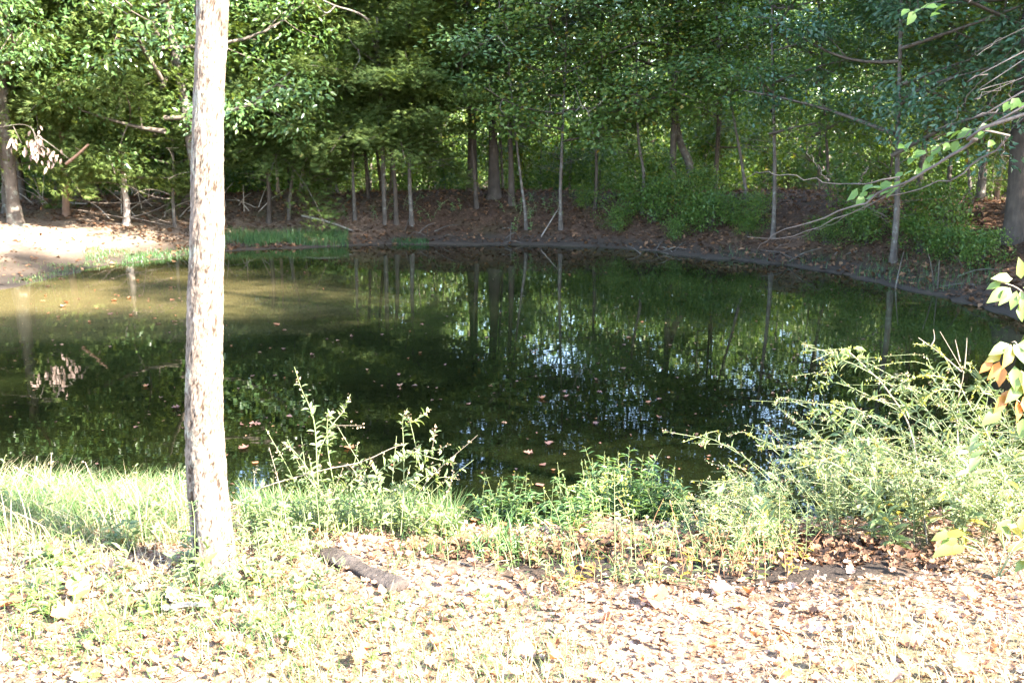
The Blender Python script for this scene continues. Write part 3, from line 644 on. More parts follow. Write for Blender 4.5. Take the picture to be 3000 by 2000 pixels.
# ---------------------------------------------------------------- the big near trunk
Y0 = float(G(495, 1322)[1])
prof = [(-140, 458, 528), (-60, 458, 527), (0, 457, 531), (18, 455, 531), (50, 458, 528), (100, 456, 525), (200, 452, 520), (300, 447, 517), (400, 444, 518), (500, 443, 518), (600, 438, 516),
        (700, 430, 511), (800, 428, 508), (900, 424, 507), (1000, 421, 508), (1100, 425, 514), (1150, 430, 518), (1200, 433, 523), (1250, 437, 530), (1290, 443, 536), (1330, 442, 546), (1370, 438, 556)]
pc = np.array([P((l + r) / 2, v, Y0) for v, l, r in prof]); pr = np.array([(r - l) / 2 * depth(P((l + r) / 2, v, Y0)) / F_PX for v, l, r in prof])
base3 = P(495, 1330, Y0)
o_ = np.argsort(pc[:, 2]); pc, pr = pc[o_], pr[o_]
gz = hz(pc[0, 0], Y0) - .05
zs = np.linspace(min(pc[0, 2], gz), 6.4, 760); nS = 88
cx = np.interp(zs, pc[:, 2], pc[:, 0]); rr = np.interp(zs, pc[:, 2], pr)
up_ = zs > pc[-1, 2]; cx[up_] = pc[-1, 0] + .05 * (zs[up_] - pc[-1, 2]); rr[up_] = pr[-1] * (1 - .12 * (zs[up_] - pc[-1, 2]))
ker = np.ones(21) / 21; cx = np.convolve(np.pad(cx, 10, 'edge'), ker, 'valid'); rr = np.convolve(np.pad(rr, 10, 'edge'), ker, 'valid')
ang = np.linspace(0, 2 * np.pi, nS, endpoint=False)
A2, Z2 = np.meshgrid(ang, zs)
def cyl_noise(f, fz, s):
    return np.array([[mnoise.noise(Vector((math.cos(a) * f, math.sin(a) * f, z * fz + s))) for a in ang] for z in zs])
n1 = cyl_noise(1.2, 3.0, 0); n2 = cyl_noise(4.5, 14, 5); n3 = cyl_noise(11, 34, 9); n4 = cyl_noise(22, 75, 3)
disp = .05 * n1 + .05 * n2 + .05 * np.maximum(n3, -.12) + .035 * n4
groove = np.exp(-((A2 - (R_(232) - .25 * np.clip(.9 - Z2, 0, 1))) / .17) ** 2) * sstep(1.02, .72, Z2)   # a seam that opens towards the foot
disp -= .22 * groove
root_f = sstep(.62, .36, Z2); disp += root_f * .10 * np.cos(A2 * 4 + 1.1)
RR = rr[:, None] * (1 + disp)
VX = cx[:, None] + RR * np.cos(A2); VY = Y0 + .03 * np.sin(zs * 2)[:, None] + RR * np.sin(A2)
tv = np.stack([VX, VY, Z2], -1).reshape(-1, 3)
i_ = np.arange(len(zs) - 1)[:, None] * nS; j_ = np.arange(nS)[None]; jn = (j_ + 1) % nS
tf = np.stack([i_ + j_, i_ + jn, i_ + nS + jn, i_ + nS + j_], -1).reshape(-1, 4)
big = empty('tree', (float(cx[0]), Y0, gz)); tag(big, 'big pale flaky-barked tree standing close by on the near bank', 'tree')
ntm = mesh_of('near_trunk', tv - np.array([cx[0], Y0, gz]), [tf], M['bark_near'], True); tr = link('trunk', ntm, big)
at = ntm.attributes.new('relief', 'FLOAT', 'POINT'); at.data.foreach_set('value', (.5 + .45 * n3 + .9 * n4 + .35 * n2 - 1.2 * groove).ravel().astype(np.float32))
kn = Acc()                                           # a knot high on the left side of the trunk
kp = P(459, 22, Y0) - np.array([cx[0], Y0, gz])
for k in range(1): kn.tube([kp + np.array([.03, 0, -.03]), kp + np.array([.004, -.01, 0]), kp + np.array([-.012, -.015, .012])], [.04, .03, .008], 10)
link('knot', kn.mesh('knot', M['bark_near'], True), big)
cr = broad_crown(5.0, 1.2, 2.0, 10, 4, 30, .10, M['maple'])
for nm, me in zip(('crown', 'branches'), cr):
    o = link(nm, me, big, (.25, 0, 4.6))

# ---------------------------------------------------------------- overhanging branch with lime leaves, from a tree beside the view
hx, hy = 4.9, 4.9
htree = free_tree('maple_tree', hx, hy, 'maple leaning out over the water with thin grey twigs and lime leaves', 'bark_grey', .09, MAPLE[1], (10.5, 2.2, 2.5), 9.0, 4.6, 2.2)
hbase = np.array(htree.location)
def hang(pxs, Ys, r0, r1, name='branch', root=None):
    pts_ = [P(u, v, Y) for (u, v), Y in zip(pxs, np.linspace(Ys[0], Ys[1], len(pxs)))]
    if root is not None: pts_ = [np.array(root)] + pts_
    c = curve(pts_, 26); c[2:-1] += RNG.normal(size=(23, 3)) * .008; a = Acc(); a.tube(c - hbase, np.linspace(r0, r1, 26) * .6, 6)
    return link(name, a.mesh('overhanging_branch', M['twig'], True), htree), c
tr0 = np.array([hx, hy, 3.4])
hang([(2352, 268), (2248, 316), (2168, 364), (2088, 416), (2028, 444), (1968, 468), (1908, 492), (1828, 520), (1768, 544), (1740, 572)], (4.6, 5.4), .016, .0025, root=tr0 + np.array([0, 0, -.3]))
hang([(2352, 240), (2316, 312), (2248, 368), (2168, 412), (2048, 448), (1928, 500), (1824, 540), (1716, 544)], (4.7, 5.5), .011, .002, root=tr0)
hang([(2068, 406), (1968, 422), (1908, 420), (1808, 400), (1736, 396), (1688, 428)], (5.0, 5.5), .007, .002)
hang([(2100, 405), (2000, 470), (1900, 515), (1780, 572)], (5.0, 5.5), .004, .0015)
hang([(1904, 416), (1880, 385), (1852, 340)], (5.15, 5.2), .005, .0015)
hang([(1972, 425), (1985, 398), (1990, 385)], (5.1, 5.1), .004, .001)
hang([(2352, 212), (2288, 256), (2230, 300), (2130, 350), (2060, 380)], (4.6, 5.1), .008, .002, root=tr0 + np.array([0, 0, .1]))
hang([(2352, 116), (2268, 168), (2228, 212), (2200, 260), (2184, 292)], (4.6, 5.0), .006, .0015, root=tr0 + np.array([0, 0, .5]))
hang([(2352, 60), (2300, 90), (2230, 122)], (4.6, 5.0), .004, .001, root=tr0 + np.array([0, 0, .7]))
hang([(2352, 144), (2328, 192), (2308, 260), (2306, 310)], (4.7, 4.9), .005, .002, root=tr0 + np.array([0, 0, .3]))
hang([(2352, 176), (2300, 200), (2240, 262), (2140, 300)], (4.7, 5.0), .004, .0015, root=tr0 + np.array([0, 0, .2]))
hang([(2310, 310), (2304, 350), (2308, 388)], (4.8, 4.8), .003, .001)
hang([(2260, 380), (2230, 430), (2200, 470)], (4.9, 5.0), .003, .001)
hang([(2352, -60), (2250, -30), (2150, 10), (2080, 30)], (4.6, 5.0), .006, .002, root=tr0 + np.array([0, 0, 1.0]))
hl = Acc(); hl.scatter(LANCE_V, LANCE_F, [(0, 0, 0)], [(0, 1, 0)], [(0, 0, 1)], 1.0, .62)
LIMEM = hl.mesh('lime_leaf', M['lime'])
def place_leaf(name, me, parent, pos, axis, normal, size, mat=None):
    y = Vector(axis).normalized(); z = Vector(normal); z = (z - z.dot(y) * y).normalized(); x = y.cross(z)
    o = bpy.data.objects.new(name, me); COL.objects.link(o)
    if parent is not None: o.parent = parent; pos = np.asarray(pos) - np.asarray(parent.location)
    from mathutils import Matrix
    mt = Matrix((x, y, z)).transposed().to_4x4(); o.matrix_basis = Matrix.Translation(Vector([float(c) for c in pos])) @ mt @ Matrix.Scale(size, 4)
    if mat: o.material_slots[0].link = 'OBJECT'; o.material_slots[0].material = mat
    return o
for (u, v, Y, s) in [(1960, 436, 5.2, .10), (1985, 446, 5.1, .07), (1995, 428, 5.1, .075), (2015, 436, 5.1, .08), (2040, 424, 5.1, .08), (2058, 420, 5.05, .075), (1975, 456, 5.2, .075), (2004, 456, 5.1, .07),
                     (2030, 440, 5.1, .07), (2050, 432, 5.1, .075), (2072, 342, 5.0, .085), (2082, 330, 5.0, .08), (2100, 362, 5.0, .07), (2088, 364, 5.0, .06), (2115, 350, 5.0, .09), (2135, 362, 5.0, .085),
                     (2150, 340, 5.0, .08), (2170, 334, 5.0, .10), (2190, 326, 4.9, .085), (2125, 376, 5.0, .08), (2150, 370, 5.0, .075), (2090, 396, 5.0, .07), (2106, 392, 5.0, .06), (2120, 398, 5.0, .06),
                     (2200, 306, 4.9, .08), (2222, 302, 4.9, .085), (2240, 300, 4.9, .09), (2262, 292, 4.9, .08), (2185, 308, 4.9, .08), (2272, 328, 4.9, .06), (2252, 312, 4.9, .07),
                     (2312, 238, 4.8, .075), (2330, 230, 4.8, .08), (2345, 240, 4.8, .07), (2090, 30, 5.0, .08), (2108, 24, 5.0, .07), (2146, 22, 5.0, .08), (2168, 14, 5.0, .08), (2078, 26, 5.0, .07), (2150, 36, 5.0, .07),
                     (2064, 400, 5.05, .06), (2200, 340, 4.9, .07)]:
    place_leaf('leaf', LIMEM, htree, P(u, v, Y) + np.array([.02, 0, .01]), (-.8 + RNG.normal() * .35, -.25 + RNG.normal() * .5, -.35 + RNG.normal() * .3), (RNG.normal() * .45 + .2, -.5 + RNG.normal() * .4, .9), s * (.72 + .3 * RNG.random()))

# ---------------------------------------------------------------- dead wood on and above the far bank
def sticks(name, label, cat, paths, radii, mat, group=None, base=None):
    root_p = np.array(paths[0][0] if base is None else base, float); a = Acc()
    root = empty(name, root_p); tag(root, label, cat, group)
    for i, (p, (r0, r1)) in enumerate(zip(paths, radii)):
        c = curve(p, 14); b_ = Acc(); b_.tube(c - root_p, np.linspace(r0, r1, 14), 7)
        link('trunk' if i == 0 else 'branch', b_.mesh('dead_stick', mat, True), root)
    return root
Yb = 19.2
b0 = np.array([P(884, 500, 21.0)[0], 21.0, 0]); b0[2] = hz(b0[0], b0[1]) - .05
sn = [P(880, 380, 20.8), P(876, 250, 20.5), P(868, 120, 20.2), P(866, 40, 20.2)]
sticks('dead_tree', 'grey leafless dead tree with a forked pale bough above the mound', 'dead tree', [[b0] + sn,
       [P(869, 150, 20.3), P(850, 60, 20), P(820, 30, 19.6), P(770, 14, 19.4), P(720, -10, 19.2)],
       [P(770, 14, 19.4), P(752, 30, 19.3), P(735, 20, 19.3), P(700, -20, 19.2)], [P(752, 30, 19.3), P(740, 38, 19.3)], [P(820, 28, 19.6), P(850, 46, 19.7)],
       [P(868, 150, 20.2), P(845, 130, 20), P(815, 108, 19.8), P(800, 84, 19.8)], [P(822, 114, 19.8), P(826, 136, 19.7), P(812, 160, 19.6)]],
       [(.05, .03), (.028, .012), (.016, .006), (.01, .004), (.014, .005), (.02, .008), (.012, .005)], M['bark_grey'])
sticks('broken_stub', 'brown broken limb slanting up from the slim reddish cedar', 'broken branch', [[P(152, 376, 18.0), P(175, 358, 17.9), P(203, 332, 17.8)]], [(.03, .02)], M['bark_red'])
def bough(paths_px, Y, r): return [curve([P(u, v, Y) for u, v in pp], 8) for pp in paths_px]
f0 = [(695, 500), (760, 516), (812, 536)]
sticks('fallen_branch', 'long pale fallen branch lying down the bank behind the grass clump', 'fallen branch', [[G(*q) + np.array([0, 0, .04]) for q in f0]], [(.03, .015)], M['dead_wood'])
sticks('fallen_branch', 'pale fallen pole lying on the sunny bank between the cedars', 'fallen branch', [[G(146, 470) + np.array([0, 0, .05]), G(200, 474) + np.array([0, 0, .05])]], [(.03, .02)], M['dead_wood'])
for (u, v, n_, lab) in [(440, 492, 5, 'heap of bleached brush sticks right of the thin young tree'), (310, 490, 4, 'few bleached sticks poking up behind the peeling cedar'), (545, 478, 5, 'bleached brush sticks behind the near trunk on the right'), (95, 470, 4, 'bleached sticks between the two left cedars')]:
    p0 = G(u, v); ps, rs = [], []
    for k in range(n_ + 3):
        q = p0 + np.array([RNG.normal() * .35, RNG.normal() * .25, 0]); q[2] = hz(q[0], q[1]); L = .4 + .5 * RNG.random(); d = np.array([RNG.normal(), RNG.normal() * .5, .5 + .5 * RNG.random()]); d = d / np.linalg.norm(d)
        ps.append([q, q + d * L * .5 + np.array([0, 0, .05]), q + d * L]); rs.append((.014, .005))
    sticks('brush_sticks', lab, 'sticks', ps, rs, M['dead_wood'], base=p0)
sticks('bare_bough', 'crooked bare grey bough right of the bluish oak', 'dead branch', [[P(1366, 330, 20.5), P(1352, 262, 20.3), P(1340, 244, 20.2)], [P(1350, 258, 20.3), P(1376, 240, 20.2), P(1396, 216, 20.1)], [P(1340, 250, 20.2), P(1332, 232, 20.2), P(1320, 196, 20.1)], [P(1336, 240, 20.2), P(1322, 256, 20.1)]],
       [(.014, .009), (.012, .005), (.012, .005), (.007, .004)], M['dead_wood'])
# dead leaves hanging on grey twigs at the left
dl = empty('dead_bough', P(0, 290, 16.8)); tag(dl, 'grey dead bough with a bunch of bleached dead leaves, left of the reddish cedar', 'dead branch')
dlb = np.array(dl.location)
for pp in ([(-60, 300), (0, 292), (50, 286), (76, 300), (100, 350)], [(70, 290), (92, 330), (112, 345)], [(76, 296), (84, 340), (78, 360)], [(30, 290), (50, 330)], [(100, 320), (140, 350), (165, 372)]):
    a = Acc(); a.tube(curve([P(u, v, 16.8) for u, v in pp], 14) - dlb, np.linspace(.007, .0025, 14), 5); link('branch', a.mesh('dead_bough', M['bark_grey'], True), dl)
lm = Acc(); lm.scatter(LANCE_V, LANCE_F, [(0, 0, 0)], [(0, 1, 0)], [(0, 0, 1)], 1.0, .34); DEADLEAF = lm.mesh('dead_leaf', M['dead_cluster'])
for k in range(70):
    u, v = (82 + RNG.normal() * 16, 336 + RNG.normal() * 17) if k < 48 else ((122 + RNG.normal() * 12, 362 + RNG.normal() * 12) if k < 62 else (32 + RNG.normal() * 6, 326 + RNG.normal() * 8))
    place_leaf('leaf', DEADLEAF, dl, P(u, v, 16.8 + RNG.normal() * .1), (RNG.normal() * .4, RNG.normal() * .4, -1), (.4 + RNG.normal() * .5, -1, RNG.normal() * .4), .09 + .06 * RNG.random())
# a pale snag in the right wood
g = P(2168, 500, 18.5)
sticks('dead_snag', 'short white bleached snag in the shade of the right wood', 'dead tree', [[np.array([g[0], g[1], hz(g[0], g[1]) - .05]), P(2174, 480, 18.5), P(2168, 450, 18.5)]], [(.05, .03)], M['dead_wood'])

# ---------------------------------------------------------------- leaf litter and floating leaves
LOB = [lobed(c, fold=f) for c, f in ((.25, .12), (.4, .16), (-.35, .1), (.1, .05))]
def litter(n, xr, yr, size, mat, name, dens=None, lift=.012, wr=(.5, .8), tmpl=None, tilt=.55):
    x = xr[0] + (xr[1] - xr[0]) * RNG.random(n); y = yr[0] + (yr[1] - yr[0]) * RNG.random(n)
    keep = sdf(x, y) > .05
    if dens is not None: keep &= RNG.random(n) < dens(x, y)
    x, y = x[keep], y[keep]; m = len(x); z = height(x, y) + lift * RNG.random(m)
    a = Acc(); ax = RNG.normal(size=(m, 3)); ax[:, 2] *= .35; nn = rdir(m, 1.4, tilt); s = size[0] + (size[1] - size[0]) * RNG.random(m) ** 2
    tv_, tf_ = tmpl or (LEAF_V, LEAF_F); a.scatter(tv_, tf_, np.stack([x, y, z], 1), ax, nn, s, s * (wr[0] + (wr[1] - wr[0]) * RNG.random(m)))
    return tag(link(name, a.mesh(name, mat)), kind='stuff')
mud_shade_at = G(1600, 1275)
in_damp_shade = lambda x, y: ((x - mud_shade_at[0]) / 1.15) ** 2 + ((y - mud_shade_at[1]) / .40) ** 2 + .8 * vnoise(x * 3, y * 3, 41)  # damp patch, also the outline of the thicket's painted shadow
damp = lambda x, y: np.where(in_damp_shade(x, y) < 1, .10, np.where(height(x, y) < .2, .45, 1))  # pale litter thinned out over the damp, shadow-darkened patch
litter(52000, (-3.6, 3.8), (2.0, 5.6), (.010, .034), M['litter'], 'leaf_litter', dens=damp)
litter(5200, (-.8, 2.6), (4.0, 5.6), (.03, .085), M['litter_far'], 'damp_shaded_litter', dens=lambda x, y: np.where(in_damp_shade(x, y) < 1.15, 1, 0), tmpl=LOB[0], wr=(.6, 1.0), lift=.03, tilt=.7)  # darker leaves for the damp and for the thicket's painted shadow
litter(9000, (-3.6, 3.8), (2.0, 5.6), (.022, .05), M['litter'], 'lobed_leaf_litter', dens=damp, tmpl=LOB[0], wr=(.7, 1.0), lift=.02, tilt=.7)
litter(5000, (-3.6, 3.8), (2.0, 5.6), (.03, .075), M['litter'], 'dry_twig_litter', dens=damp, wr=(.05, .09), lift=.02, tilt=.7)
litter(1500, (-3.6, 3.8), (2.0, 5.5), (.035, .075), M['litter'], 'large_leaf_litter', tmpl=LOB[1], wr=(.8, 1.0), lift=.03)
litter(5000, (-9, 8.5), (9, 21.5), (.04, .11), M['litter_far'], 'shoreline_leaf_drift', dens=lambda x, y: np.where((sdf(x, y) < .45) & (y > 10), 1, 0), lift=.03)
fl = Acc(); nf = 9000; fx = -9 + 17 * RNG.random(nf); fy = 5 + 16 * RNG.random(nf); fd = sdf(fx, fy)
kf = (fd < -.03) & (RNG.random(nf) < .10 + .9 * np.exp(fd / .28) + .25 * (vnoise(fx * .6, fy * 1.2, 33) > .22)); fx, fy = fx[kf], fy[kf]; nf = len(fx)
fl.scatter(LEAF_V, LEAF_F, np.stack([fx, fy, np.full(nf, .004)], 1), RNG.normal(size=(nf, 3)) * np.array([1, 1, .03]), np.tile([0, 0, 1.0], (nf, 1)), .012 + .035 * RNG.random(nf) ** 2, .012 + .02 * RNG.random(nf) ** 2)
tag(link('floating_flecks', fl.mesh('floating_flecks', M['litter_far'])), kind='stuff')
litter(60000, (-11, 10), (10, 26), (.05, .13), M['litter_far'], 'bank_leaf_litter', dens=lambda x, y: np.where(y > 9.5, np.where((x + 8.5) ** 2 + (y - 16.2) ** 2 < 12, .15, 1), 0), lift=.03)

LEAFM = []
for i, (tv_, tf_) in enumerate(LOB + [(LEAF_V, LEAF_F), lobed(.35, ((.2, .1), (.34, .3), (.4, .45), (.36, .6), (.26, .75), (.12, .88)), .3), lobed(.3, ((.28, .14), (.2, .26), (.5, .44), (.22, .5), (.3, .74), (.1, .7)), .1)]):
    LEAFM.append(mesh_of('fallen_leaf', np.array(tv_) - np.array([0, .5, 0]), [np.array(tf_)], M['brown_leaf']))
def fallen(u, v, s, mat, label, group=None, me=None, water=True, tilt=.06, lift=None):
    if water: x, y = Z0(u, v); z = .006; s *= .62; mat = {'brown_leaf': 'wet_leaf', 'tan_leaf': 'brown_leaf'}.get(mat, mat)
    else: x, y, z = G(u, v); z += .02 if lift is None else lift
    k = int(RNG.integers(0, len(LEAFM))) if me is None else me
    a = RNG.random() * 6.283
    o = place_leaf('fallen_leaf', LEAFM[k], None, (x, y, z), (math.cos(a), math.sin(a), RNG.normal() * tilt), (RNG.normal() * tilt, RNG.normal() * tilt - tilt * .5, 1), s, M[mat])
    return tag(o, label, 'leaf', group)
for (u, v, s, mat, lab, me) in [(1245, 916, .15, 'red_leaf', 'rust-orange curled oak leaf afloat at the middle of the pond', 1), (1300, 912, .14, 'brown_leaf', 'brown lobed leaf afloat just right of the rust-orange one', 0),
        (1296, 898, .09, 'brown_leaf', 'small brown leaf afloat above the lobed brown one', 2), (586, 974, .15, 'brown_leaf', 'large flat brown leaf afloat right of the near trunk', 3), (803, 1030, .15, 'red_leaf', 'reddish leaf afloat behind the seed-tipped weed', 0),
        (335, 888, .11, 'red_leaf', 'red-brown curled leaf afloat left of the near trunk', 1), (405, 938, .15, 'brown_leaf', 'wide tan-brown leaf afloat touching the near trunk on its left', 1), (919, 888, .11, 'tan_leaf', 'tan boat-shaped leaf afloat above the seed-tipped weed', 5),
        (1214, 1043, .14, 'brown_leaf', 'dark brown leaf afloat over the blue sky reflection', 1), (1262, 1020, .14, 'brown_leaf', 'wide brown leaf afloat above the dark brown one', 0), (1228, 810, .09, 'tan_leaf', 'pale leaf afloat alone in the dark middle of the pond', 2),
        (636, 745, .16, 'red_leaf', 'orange-brown leaf afloat at the end of the sunlit streak', 3), (560, 1030, .16, 'brown_leaf', 'broad purplish-brown leaf afloat close beside the near trunk', 0), (1240, 1115, .12, 'brown_leaf', 'dull purple leaf afloat behind the water weeds', 3),
        (1075, 928, .09, 'brown_leaf', 'small rust leaf afloat left of the rust-orange one', 4), (1062, 1170, .12, 'red_leaf', 'wet red leaf in the shallows right of the seed-tipped weed', 3), (1090, 1196, .10, 'red_leaf', 'wet orange leaf at the muddy edge of the shallows', 0)]:
    fallen(u, v, s, mat, lab, me=me)
cnt = 0
while cnt < 150:
    u = 480 + 1600 * RNG.random() if cnt > 20 else 20 + 2000 * RNG.random(); v = 610 + 480 * RNG.random() ** .9
    if u > 1850 and v > 900: continue
    x, y = Z0(u, v)
    if sdf(np.array([x]), np.array([y]))[0] > -.15: continue
    fallen(u, v, .035 + .07 * RNG.random() ** 1.6, ['brown_leaf', 'brown_leaf', 'tan_leaf', 'brown_leaf', 'red_leaf'][int(RNG.integers(0, 5))], 'small dry leaf floating flat on the dark water', 'small leaves floating on the dark water'); cnt += 1
for k in range(48):
    u, v = 60 + 420 * RNG.random(), 640 + 105 * RNG.random()
    x, y = Z0(u, v)
    if sdf(np.array([x]), np.array([y]))[0] > -.1: continue
    fallen(u, v, .06 + .10 * RNG.random() ** 2, ['red_leaf', 'tan_leaf', 'brown_leaf', 'red_leaf'][int(RNG.integers(0, 4))], 'bright dry leaf floating on the sunlit brown water', 'leaves floating on the sunlit brown water')
for (u, v, s, mat, lab, me) in [(1270, 1526, .075, 'red_leaf', 'orange-brown pointed leaf standing on the bright litter at the bottom', 5), (1205, 1511, .10, 'brown_leaf', 'torn dark brown leaf lying flat on the bright litter', 2), (1010, 1494, .08, 'red_leaf', 'orange oak leaf on the bleached ground under the log', 1),
        (1655, 1375, .13, 'tan_leaf', 'big tan leaf propped on the litter in front of the red-stemmed weeds', 1), (1505, 1382, .11, 'red_leaf', 'folded orange-brown leaf on the litter in front of the water weeds', 1), (1336, 1232, .09, 'red_leaf', 'bright orange folded leaf on the mud under the water weeds', 5),
        (318, 1188, .13, 'tan_leaf', 'big pale leaf caught upright in the grass left of the near trunk', 0), (150, 1425, .11, 'red_leaf', 'rust oak leaf in the shade at the left of the near bank', 1), (30, 1400, .12, 'red_leaf', 'rust leaf at the left edge of the near bank', 0), (180, 1375, .12, 'brown_leaf', 'curled brown leaf above the rust oak leaf on the near bank', 1),
        (2225, 1385, .1, 'tan_leaf', 'pale tan leaf tipped against the foot of the goldenrods', 1), (1830, 1395, .12, 'tan_leaf', 'pale leaf in the brown shade beside the goldenrods', 0), (2090, 1485, .09, 'red_leaf', 'orange leaf half buried in litter near the right corner', 2), (2210, 1545, .1, 'red_leaf', 'orange leaf at the bottom right corner', 1),
        (1700, 1310, .11, 'brown_leaf', 'rust-brown leaf under the red-stemmed weeds', 1)]:
    fallen(u, v, s, mat, lab, me=me, water=False, tilt=.35, lift=.03)
for k in range(110):
    u, v = 40 + 2270 * RNG.random(), 1330 + 230 * RNG.random()
    fallen(u, v, .035 + .035 * RNG.random(), ['brown_leaf', 'brown_leaf', 'red_leaf', 'red_leaf'][int(RNG.integers(0, 4))], 'dry curled leaf lying on the sunlit leaf litter', 'dry leaves lying on the near bank', water=False, tilt=.3)

# ---------------------------------------------------------------- grass
def blades(x, y, h, w, bend, mat, name, kind='stuff', z=None, parent=None, seg=(0, .4, .72, 1.0), dirv=None):
    n = len(x); z = height(x, y) - .01 if z is None else z
    a = RNG.random(n) * 6.283 if dirv is None else dirv
    d = np.stack([np.cos(a), np.sin(a), np.zeros(n)], 1); s = np.stack([-np.sin(a), np.cos(a), np.zeros(n)], 1)
    b = np.stack([x, y, z], 1); vs = []
    for t in seg:
        c = b + d * (h * bend * t * t)[:, None]; c[:, 2] += h * t * (1 - .35 * bend * t)
        if t < 1: ww = (w * (1 - t * .75) / 2)[:, None]; vs += [c - s * ww, c + s * ww]
        else: vs.append(c)
    V = np.stack(vs, 1); k = V.shape[1]; f = []
    m = len(seg) - 1
    q = [(2 * i, 2 * i + 1, 2 * i + 3, 2 * i + 2) for i in range(m - 1)]; t3 = [(2 * m - 2, 2 * m - 1, 2 * m)]
    off = (np.arange(n) * k)[:, None, None]
    me = mesh_of(name, V.reshape(-1, 3), [(np.array(q)[None] + off).reshape(-1, 4), (np.array(t3)[None] + off).reshape(-1, 3)], mat)
    return me
def grass_patch(name, n, sampler, hr, wr, br, mat):
    x, y = sampler(n); n = len(x)
    me = blades(x, y, hr[0] + (hr[1] - hr[0]) * RNG.random(n), wr[0] + (wr[1] - wr[0]) * RNG.random(n), br[0] + (br[1] - br[0]) * RNG.random(n), M[mat], name)
    return tag(link(name, me), kind='stuff')
def px_sampler(u0, u1, v0, v1, clump=0.0, minsd=.0, maxn=1.0):
    A_, B_ = G(u0, v0)[:2], G(u1, v0)[:2]; C_, D_ = G(u0, v1)[:2], G(u1, v1)[:2]
    def f(n):
        s, t = RNG.random(n), RNG.random(n)
        p = (A_ * (1 - s)[:, None] + B_ * s[:, None]) * (1 - t)[:, None] + (C_ * (1 - s)[:, None] + D_ * s[:, None]) * t[:, None]
        k = sdf(p[:, 0], p[:, 1]) > minsd
        if clump: k &= vnoise(p[:, 0] * clump, p[:, 1] * clump, 21) + .5 > RNG.random(n) * .5 + .28
        return p[k, 0], p[k, 1]
    return f
grass_patch('tall_grass', 9500, px_sampler(-60, 430, 1130, 1240, 4.2, -.12), (.08, .27), (.0025, .005), (.2, 1.4), 'grass')
grass_patch('tall_grass', 4500, px_sampler(-60, 430, 1135, 1250, 0, -.12), (.05, .2), (.002, .005), (.3, 1.4), 'grass')
grass_patch('tall_dry_grass', 1500, px_sampler(-60, 430, 1135, 1260, 0, -.1), (.08, .3), (.002, .004), (.3, 1.4), 'straw')
grass_patch('short_grass', 3200, px_sampler(-80, 760, 1215, 1568, 2.6), (.03, .14), (.0025, .005), (.3, 1.3), 'grass')
grass_patch('short_dry_grass', 3000, px_sampler(-80, 760, 1215, 1568, 2.0), (.03, .13), (.002, .004), (.3, 1.3), 'straw')
grass_patch('bleached_grass', 3200, px_sampler(250, 2400, 1440, 1600, 1.6), (.03, .11), (.002, .004), (.3, 1.1), 'straw')
grass_patch('bleached_grass', 3600, px_sampler(250, 1500, 1360, 1600, 1.8), (.03, .10), (.002, .004), (.3, 1.1), 'grass')
grass_patch('weed_foot_grass', 3800, px_sampler(560, 1060, 1165, 1235, 0, -.1), (.10, .26), (.003, .007), (.2, .9), 'grass')
grass_patch('bank_grass', 6000, px_sampler(515, 800, 538, 566, 2.2, -.15), (.08, .30), (.006, .012), (.2, .8), 'bank_grass')
grass_patch('bank_grass', 5000, px_sampler(190, 520, 568, 604, 2.6, -.15), (.04, .14), (.006, .012), (.2, .9), 'bank_grass')
grass_patch('bank_grass', 3500, px_sampler(-80, 260, 600, 650, 1.8, -.1), (.03, .09), (.006, .011), (.2, .9), 'grass')
grass_patch('bank_grass', 600, px_sampler(900, 985, 552, 562, 0, -.1), (.04, .12), (.006, .01), (.2, .9), 'bank_grass')
grass_patch('bank_grass', 2500, px_sampler(1640, 2300, 560, 650, 1.5, 0), (.06, .2), (.006, .01), (.2, .9), 'bank_grass')
# tufts
def tuft(u, v, n, h, w, label, spread=.05, bend=(.2, .9), mat='grass', group=None):
    p = G(u, v); x = p[0] + RNG.normal(size=n) * spread; y = p[1] + RNG.normal(size=n) * spread * .8
    root = empty('grass_tuft', p); tag(root, label, 'grass tuft', group)
    me = blades(x - p[0], y - p[1], h * (.45 + .6 * RNG.random(n)), w * (.7 + .5 * RNG.random(n)), bend[0] + (bend[1] - bend[0]) * RNG.random(n), M[mat], 'tuft_blades', z=height(x, y) - p[2] - .01)
    tag(link('blades', me, root), kind='stuff')
tuft(1160, 1275, 90, .27, .009, 'bright green tuft of broad grass blades at the muddy edge', .05)
tuft(2010, 1425, 70, .13, .004, 'pale thin grass tuft on the litter in front of the goldenrods', .06, mat='straw')
tuft(1100, 1265, 60, .14, .006, 'small grass tuft left of the bright broad-bladed one', .05)

